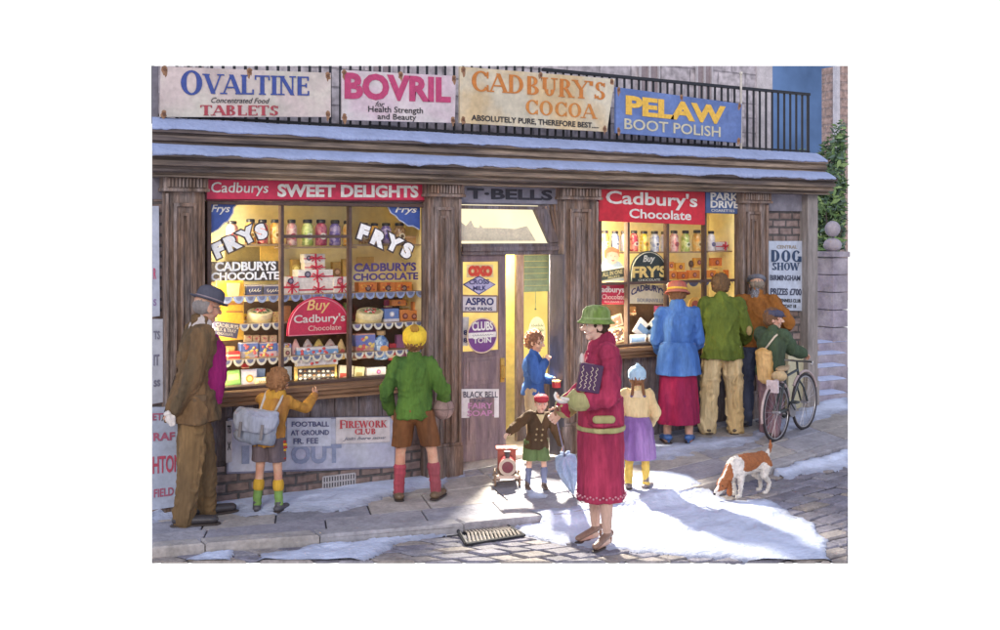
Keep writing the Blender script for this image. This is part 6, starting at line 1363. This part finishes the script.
# book/box of chocolates clasped to her side
mb = MB()
for j in range(26):
    an = R(90+j*7.5); c = V((P.pel.x+.1045*K*math.cos(an), P.pel.y+.1045*K*math.sin(an), z1+.035+.012*(j % 2))); mb.ell(c, (.008, .008, .008), 7, 5)
mb.build('hem_embroidery', paint((.62, .28, .34)), P.root)
mb = MB()
for j in range(9): c = V((P.pel.x-.110*K, P.pel.y-.03+.012*j, P.pel.z+.045*K-.05-.012*(j % 3))); mb.ell(c, (.006, .005, .005), 6, 4)
mb.build('pocket_embroidery', paint((.62, .28, .34)), P.root)
bx = P.root.matrix_basis @ (P.wri[0]+V((-.085, -.075, .17)))
e = empty('chocolate_box', bx, 'dark purple box with gold lettering clasped under the maroon lady\'s arm', 'box', rz=R(66), local=True); e.rotation_euler = (R(10), 0, R(66))
mb = MB(); mb.box(-.022, .022, -.10, .065, -.10, .10); mb.build('box', paint((.065, .02, .075), .4), e, bevel=.004)
for j in range(4):
    mb = MB(); yy = .045-.033*j; z1_, z0_ = (.08, -.08) if j != 1 else (.04, -.08)
    mb.tube([(-.0235, yy+.008*math.sin(q*1.9+j), z1_+(z0_-z1_)*q/14) for q in range(15)], .0028, 5); mb.build('gold_scrollwork', inkc((.66, .54, .42)), e)
# furled umbrella
hp_ = P.root.matrix_basis @ (P.wri[1]+P.fd[1]*.07); tip = G(574, 499); tip.z += .01
e = empty('umbrella', tip, 'pale blue furled umbrella standing in the maroon lady\'s hand', 'umbrella'); axd = (hp_-tip); Lu = axd.length; ax = axd.normalized(); rot = ax.to_track_quat('Z', 'Y').to_matrix()
mb = MB(); prof = [(.005, .06), (.012, .10), (.035, .22), (.062, .40), (.075, .52), (.07, .60), (.045, .64), (.012, .66)]; vs = []; n = 48
for r, z in prof:
    for k in range(n): a = 6.28318*k/n; rr = r*(1+.28*math.cos(8*a+z*3)); vs.append(tip+rot @ V((rr*math.cos(a), rr*math.sin(a), z)))
mb.add(vs, [(i*n+k, i*n+(k+1) % n, (i+1)*n+(k+1) % n, (i+1)*n+k) for i in range(len(prof)-1) for k in range(n)]); mb.build('canopy', cloth((.46, .56, .72), hue=(.34, .44, .62), var=.2), e, smooth=True)
mb = MB(); mb.tube([tip, hp_+ax*.05], .006, 8); mb.build('shaft', paint((.16, .17, .28), .4), e); mb = MB(); t = hp_+ax*.05; mb.tube([hp_-ax*.05, t, t+V((0, -.02, .04)), t+V((0, -.055, .045)), t+V((0, -.07, .01))], .010, 8); mb.build('handle', paint((.30, .18, .10), .4), e, smooth=True)

# ---- 7 girl in yellow cardigan
P = person('little girl in yellow cardigan and pale blue bobble hat standing by the wall', G(637, 489), -38, 1.04, .168, hpch=-3, hy=6, lean=2,
    armL=((-.35, .12, -1), (.30, .65, -.7)), armR=((.35, .12, -1), (-.30, .65, -.7)), legL=((-.06, 0, -1), (-.02, 0, -1)), legR=((.08, .02, -1), (.02, 0, -1)), footL=-8, footR=25)
skirt(P, cloth((.22, .12, .34), hue=(.32, .20, .44)), P.pel.z-.265*P.K, r0=.10, r1=.155, folds=15, amp=.05, z0=P.wst.z); top(P, 'cardigan', cloth((.72, .58, .32), hue=(.66, .50, .26), var=.2), hem=.02, b=1.10, sleeve=(.044, .040, .033), wr=.006)
socks(P, cloth((.72, .52, .12)), frm=.18, r=(.036, .030)); shoes(P, paint((.20, .17, .18), .5), ft=(-8, 25), hi=.07, s=1.05)
hair(P, cloth((.24, .12, .06)), [((0, -.12, .0), (.36, .37, .33))], wr=.006)
for s in (-1, 1):
    mb = MB(); 
    for j in range(7): c = P.M @ V((s*(.22+.01*j), -.36-.02*j, -.10-.105*j)); mb.ell(c, (.015, .015, .014))
    blob(mb, 'braid', cloth((.20, .10, .05)), P.root, .0045, 1); mb = MB(); c = P.M @ V((s*.29, -.50, -.80)); mb.ell(c, (.016, .012, .012)); mb.build('braid_ribbon', cloth((.12, .1, .2)), P.root, smooth=True)
mb = MB(); mb.loft([(P.nck.x, P.nck.y-.012, P.nck.z-.045*P.K, .098*P.K, .078*P.K), (P.nck.x, P.nck.y, P.nck.z+.012*P.K, .056*P.K, .056*P.K)], 30, folds=10, amp0=.05); attach(P, mb, 'collar', cloth((.72, .60, .40), var=.2), voxel=.005, smooth=1)
hatl(P, 'knitted_hat', cloth((.42, .60, .72), hue=(.34, .50, .66), var=.2, scale=40), [(.40, -.02), (.44, .05), (.43, .12), (.44, .22), (.42, .36), (.32, .50), (.16, .57), (.03, .59)], tilt=6, sy=1.08); mb = MB(); mb.ell(P.M @ V((.03, -.10, .60)), .021); blob(mb, 'bobble', cloth((.42, .60, .74)), P.root, .0045, 1, wr=.004, wsc=50)

# ---- 8 woman in blue coat
P = person('woman in belted blue coat, maroon skirt and striped cloche at the right window', at(678, -.46), -36, 1.62, .142, lean=6, hpch=8, hy=-4,
    armL=((-.20, .10, -1), (.25, .75, -.55)), armR=((.20, .12, -1), (-.25, .75, -.55)), legL=((-.04, 0, -1), (-.02, 0, -1)), legR=((.05, .01, -1), (.02, 0, -1)), footL=-12, footR=14)
BL = cloth((.06, .15, .42), hue=(.10, .22, .52), var=.45); K = P.K
skirt(P, cloth((.34, .02, .07), hue=(.24, .02, .07)), .20, r0=.09, r1=.128, folds=7, amp=.05, z0=P.pel.z); skirt(P, BL, P.pel.z-.10*K, r0=.094, r1=.138, folds=9, amp=.035, name='coat_skirt', z0=P.wst.z+.02)
top(P, 'coat', BL, hem=-.03, b=.98, sleeve=(.045, .043, .036), wr=.009); mb = MB(); mb.loft([(P.wst.x, P.wst.y, P.wst.z-.020*K, .112*K, .090*K), (P.wst.x, P.wst.y, P.wst.z+.006*K, .112*K, .090*K)], 40); attach(P, mb, 'belt', cloth((.08, .14, .34)), voxel=.007)
mb = MB(); mb.cap(P.nck-V((0, 0, .02)), P.nck+V((0, 0, .045)), .060*K, .052*K); attach(P, mb, 'collar', BL, voxel=.007)
for i in (0, 1): mb = MB(); mb.cap(P.knee[i], P.ank[i], .035*K, .024*K); attach(P, mb, 'stocking', cloth((.50, .30, .22)), voxel=.006)
shoes(P, paint((.06, .14, .36), .45), ft=(-12, 14), heel=.02, slim=.9); hair(P, cloth((.20, .10, .05)), [((0, -.10, .03), (.36, .39, .36))])
hatl(P, 'striped_hat', cloth((.50, .10, .08), hue=(.42, .16, .12)), [(.52, .04), (.56, .02), (.55, .06), (.44, .16), (.42, .36), (.38, .50), (.26, .56), (.04, .58)], tilt=-4, sy=1.1, band=[(.455, .17), (.45, .26), (.43, .26)], bandm=cloth((.80, .48, .08)))
mb = MB(); mb.ell(P.M @ V((-.34, .1, .38)), (.03, .03, .024)); blob(mb, 'hat_flower', cloth((.75, .68, .60)), P.root, .005, 1, wr=.005, wsc=60)

# ---- 9 man in green jumper
P = person('man in olive green jumper and cream trousers bending to the right window', at(722, -.42), -38, 1.66, .137, lean=12, hpch=16, hy=-6, headfwd=.02,
    armL=((-.30, .15, -1), (.20, .7, -.6)), armR=((.36, .10, -1), (-.10, .75, -.6)), legL=((-.10, .0, -1), (-.06, 0, -1)), legR=((.10, .05, -1), (.03, -.03, -1)), footL=-14, footR=16)
top(P, 'jumper', cloth((.12, .16, .03), hue=(.085, .12, .025)), hem=.06, b=1.10, flare=1.16, sleeve=(.045, .043, .036), wr=.008); trousers(P, 'trousers', cloth((.62, .50, .30), hue=(.50, .36, .18)), r=(.064, .055, .052), wr=.009); shoes(P, paint((.10, .07, .05), .5), ft=(-14, 16)); hair(P, cloth((.15, .09, .05), var=.2), SHORT, wr=.009)
for i in (0, 1): mb = MB(); c = P.elb[i]+V((-.02+.04*i, -.048*P.K*1.2, 0)); mb.ell(c, (.03, .016, .05)); mb.build('elbow_patch', cloth((.36, .26, .12)), P.root, smooth=True)

# ---- 10 man in rust jacket
P = person('man in rust brown jacket, checked scarf, grey cap and navy trousers', at(756, -.40), -46, 1.64, .130, lean=16, hpch=12, hy=8, headfwd=.02,
    armL=((-.3, .2, -1), (.25, .8, -.4)), armR=((.62, -.10, -.8), (-.45, .65, -.35)), legL=((-.06, .0, -1), (-.03, 0, -1)), legR=((.07, .05, -1), (.02, -.03, -1)), footL=-8, footR=12)
top(P, 'jacket', cloth((.30, .12, .03), hue=(.20, .075, .02)), hem=.02, b=1.08, sleeve=(.044, .042, .035), wr=.008); trousers(P, 'trousers', cloth((.055, .065, .11), hue=(.08, .09, .14)), r=(.062, .054, .048), wr=.008); shoes(P, paint((.04, .04, .05), .5), ft=(-8, 12)); hair(P, cloth((.26, .22, .18)), [((0, -.12, .0), (.35, .37, .30))])
mb = MB(); mb.cap(P.nck-V((.0, 0, .012)), P.nck+V((0, 0, .03)), .052*P.K, .046*P.K); attach(P, mb, 'scarf', mat('check_scarf', (.20, .20, .23), .9, .9, 60), voxel=.006, wr=.004)
hatl(P, 'flat_cap', cloth((.17, .18, .22), hue=(.12, .13, .17)), [(.40, .13), (.46, .18), (.48, .28), (.42, .37), (.22, .43), (.04, .44)], tilt=-10, sy=1.2, off=(0, .03, .02)); mb = MB(); mb.loft([(0, .42, .12, .26, .2), (0, .44, .15, .26, .18)], 24).xf(P.M); mb.build('peak', cloth((.13, .14, .18)), P.root, smooth=True)

# ---- bicycle and its rider
def gl_(x, y): X = x; return V((x, y, gz(x)))
ra = G(777, 440.5); fa = G(806, 431.5); bd = (fa-ra); bd.normalize(); WB = .64; ang = math.atan2(bd.y, bd.x)+R(8); print('BIKE', ra, fa, math.degrees(ang))
bk = empty('bicycle', ra, 'black bicycle with a cream saddle bag wheeled by the capped boy', 'bicycle', local=True); bk.rotation_euler = (0, -math.asin(bd.z), ang)
r_ = .28; BM = paint((.035, .045, .05), .35)
for nm, x in (('rear_wheel', 0), ('front_wheel', WB)):
    w = empty('wheel', (x, 0, r_), local=True); w.parent = bk
    mb = MB(); mb.tube([(r_*math.cos(R(t)), 0, r_*math.sin(R(t))) for t in range(0, 360, 9)], .014, 8, closed=True); mb.build('tyre', paint((.035, .03, .035), .8), w, smooth=True)
    mb = MB(); mb.tube([((r_-.02)*math.cos(R(t)), 0, (r_-.02)*math.sin(R(t))) for t in range(0, 360, 9)], .008, 6, closed=True); mb.build('rim', paint((.5, .48, .5), .3, metal=.8), w, smooth=True)
    mb = MB()
    for t in range(0, 360, 18): mb.tube([(.01*math.cos(R(t)), .018*(-1)**(t//18), .01*math.sin(R(t))), ((r_-.02)*math.cos(R(t+8)), 0, (r_-.02)*math.sin(R(t+8)))], .0016, 4)
    mb.cap((0, -.03, 0), (0, .03, 0), .016, .016); mb.build('spokes', paint((.55, .53, .55), .3, metal=.8), w)
mb = MB(); BBk = V((.29, 0, .26)); ST = V((.20, 0, .60)); HT = V((.50, 0, .63)); HB = V((.53, 0, .52))
for a, b_ in ((BBk, ST), (ST, HT), (BBk, HB), (BBk, V((0, .03, r_))), (BBk, V((0, -.03, r_))), (ST, V((0, .03, r_))), (ST, V((0, -.03, r_))), (HT, HB), (ST, V((.25, 0, .67)))): mb.tube([a, b_], .013, 8)
mb.build('frame', BM, bk)
mb = MB()
for s in (-.035, .035): mb.tube([HB, V((.56, s, .44)), V((WB, s, r_))], .010, 8)
mb.tube([HT, HT+V((-.01, 0, .09))], .012, 8); mb.build('fork', BM, bk)
mb = MB(); c = HT+V((-.01, 0, .09)); mb.tube([c+V((-.14, -.22, .0)), c+V((-.03, -.18, .01)), c, c+V((-.03, .18, .01)), c+V((-.14, .22, 0))], .010, 8); mb.build('handlebar', paint((.5, .48, .48), .3, metal=.8), bk, smooth=True)
mb = MB(); mb.ell((.16, 0, .69), (.11, .06, .028)); mb.cap((.18, 0, .69), (.29, 0, .70), .03, .018, .6, (0, 0, 1)); blob(mb, 'saddle', paint((.42, .30, .18), .5), bk, .006, 2)
mb = MB(); mb.ell((.08, 0, .63), (.05, .085, .05)); blob(mb, 'saddle_bag', cloth((.58, .44, .26)), bk, .006, 2, wr=.004)
mb = MB(); mb.lathe([(.075, -.006), (.075, .006)], (BBk.x, -.035, BBk.z), 24, 'y'); mb.build('chainwheel', paint((.3, .29, .3), .35, metal=.7), bk)
for s in (-1, 1):
    mb = MB(); q = BBk+V((.10*s, -.06 if s < 0 else .06, -.11*s*.9)); mb.tube([BBk+V((0, q.y, 0)), q], .008, 6); pd = q+V((0, q.y*.9, 0)); mb.box(pd.x-.035, pd.x+.035, pd.y-.03, pd.y+.03, pd.z-.01, pd.z+.01); mb.build('pedal', BM, bk)
for x, a0, a1 in ((0, 20, 200), (WB, 20, 150)):
    mb = MB(); mb.tube([(x+(r_+.035)*math.cos(R(t)), 0, r_+(r_+.035)*math.sin(R(t))) for t in range(a0, a1, 10)], .013, 6); mb.build('mudguard', paint((.46, .36, .36), .4), bk)
mb = MB(); mb.box(-.14, -.11, -.09, .03, .50, .62); mb.build('number_card', paint((.66, .56, .60)), bk, bevel=.002)
# rider
Mb = Matrix.Translation(ra) @ bk.rotation_euler.to_matrix().to_4x4(); hip = Mb @ V((.20, .17, 0)); hip.z = gz(hip.x)
P = person('boy in dark green jacket and navy cap wheeling the black bicycle', hip, math.degrees(ang)-90, 1.30, .155, lean=8, hy=-62, hpch=2, skinc=(.68, .46, .36),
    armL=((-.10, .75, -.75), (-.2, 1, -.30)), armR=((.10, .75, -.75), (.2, 1, -.30)), legL=((-.04, .20, -1), (0, -.02, -1)), legR=((.04, -.10, -1), (0, -.25, -1)), curl=(45, 45), palm=((0, 0, -1), (0, 0, -1)))
top(P, 'jacket', cloth((.065, .10, .06), hue=(.05, .07, .05)), hem=.05, b=1.17, sleeve=(.050, .044, .036), wr=.006); trousers(P, 'trousers', cloth((.28, .18, .20), hue=(.22, .14, .17)), r=(.068, .058, .05)); shoes(P, paint((.08, .06, .06), .5), hi=.02); hair(P, cloth((.18, .10, .06)), SHORT, wr=.006)
hatl(P, 'school_cap', cloth((.07, .075, .13), hue=(.11, .11, .17)), [(.37, .14), (.44, .20), (.44, .32), (.34, .44), (.14, .49), (.04, .495)], tilt=-6, sy=1.12); mb = MB(); mb.loft([(0, .40, .14, .25, .2), (0, .42, .17, .25, .18)], 24).xf(P.M); mb.build('peak', cloth((.06, .065, .11)), P.root, smooth=True)
q = P.root.matrix_basis @ (P.T(.02, -.15, .04))
e = empty('canvas_bag', q, 'tan striped shoulder bag on the back of the cycling boy', 'bag', local=True); e.rotation_euler = (R(18), R(0), R(math.degrees(ang)-78))
mb = MB(); mb.cap((0, 0, -.13), (0, 0, .13), .085, .06, .45, (0, 1, 0)); mb.box(-.075, .075, -.035, .035, -.16, .15); blob(mb, 'bag', cloth((.52, .30, .10), hue=(.66, .44, .20)), e, .008, 3, wr=.005)
strap(P, [P.T(.0, -.12, .16), P.T(.06, -.08, .27), P.T(.075, 0, .315), P.T(.03, .085, .24), P.T(-.06, .09, .10)], cloth((.66, .58, .46)), .010)
q = P.root.matrix_basis

# ================================================================== DOG
dg_ = G(748, 495); e = empty('spaniel_dog', dg_, 'small white and chestnut spaniel sniffing the snow in the road', 'dog', local=True)
# local: x forward (towards the left of the view), z up
fwd = V((-CS*.86-SN*.50, SN*.86-CS*.50, 0)); e.rotation_euler = (0, 0, math.atan2(fwd.y, fwd.x))
b = MB(); 
b.cap((-.13, 0, .265), (.03, 0, .265), .078, .085, .9); b.cap((.03, 0, .262), (.13, 0, .25), .088, .085, .9); b.ell((.10, 0, .235), (.085, .072, .085)); b.ell((-.15, 0, .275), (.075, .07, .075))
b.cap((.15, 0, .27), (.235, 0, .165), .062, .048); b.ell((.265, 0, .125), (.062, .052, .05)); b.cap((.275, 0, .11), (.345, 0, .055), .036, .024); b.ell((.27, 0, .15), (.04, .042, .03))
for s in (-1, 1):
    b.cap((.12, s*.048, .22), (.125, s*.052, .12), .036, .022); b.cap((.125, s*.052, .12), (.115+.02*s, s*.052, .025), .021, .016); b.ell((.13+.02*s, s*.052, .016), (.030, .020, .016))
    b.cap((-.16, s*.045, .25), (-.125, s*.055, .16), .052, .032); b.cap((-.125, s*.055, .16), (-.19, s*.055, .095), .028, .017); b.cap((-.19, s*.055, .095), (-.175+.015*s, s*.055, .02), .017, .015); b.ell((-.155+.015*s, s*.055, .015), (.030, .019, .015))
b.cap((-.21, 0, .31), (-.25, 0, .37), .020, .015); b.cap((-.25, 0, .37), (-.255, 0, .43), .016, .007)
def fur(c):
    n1 = noise.noise(V((c.x*9+3, c.y*9, c.z*9)))*.05; br = (.36, .13, .05); wh = (.74, .70, .66)
    if c.x > .21: return wh if abs(c.y)+n1*.3 < .013 or c.z < .075+n1*.3 else br
    if c.x > .11+n1: return wh
    if c.z > .215+n1*1.3 and c.x > -.20: return br
    if c.x < -.23 and c.z > .33: return br
    return wh
FUR = mat('fur', (.5, .5, .5), .9, .25, 30, (1, 1, 1), .5, 90, attr=True)
blob(b, 'body', FUR, e, .0055, 3, wr=.0035, wsc=40, wst=(.4, 1, 1), tint=fur)
for s in (-1, 1):
    b = MB(); b.cap((.245, s*.050, .145), (.262, s*.066, .065), .016, .032, .35, (0, 1, 0)); blob(b, 'ear', cloth((.34, .12, .05), hue=(.24, .08, .03)), e, .0045, 2, wr=.003, wsc=50)
    b = MB(); b.ell((.305, s*.030, .118), .007, 8, 6); b.build('eye', paint((.02, .015, .015), .2), e, smooth=True)
b = MB(); b.ell((.366, 0, .052), (.012, .014, .010), 10, 7); b.build('nose', paint((.02, .015, .02), .3), e, smooth=True)
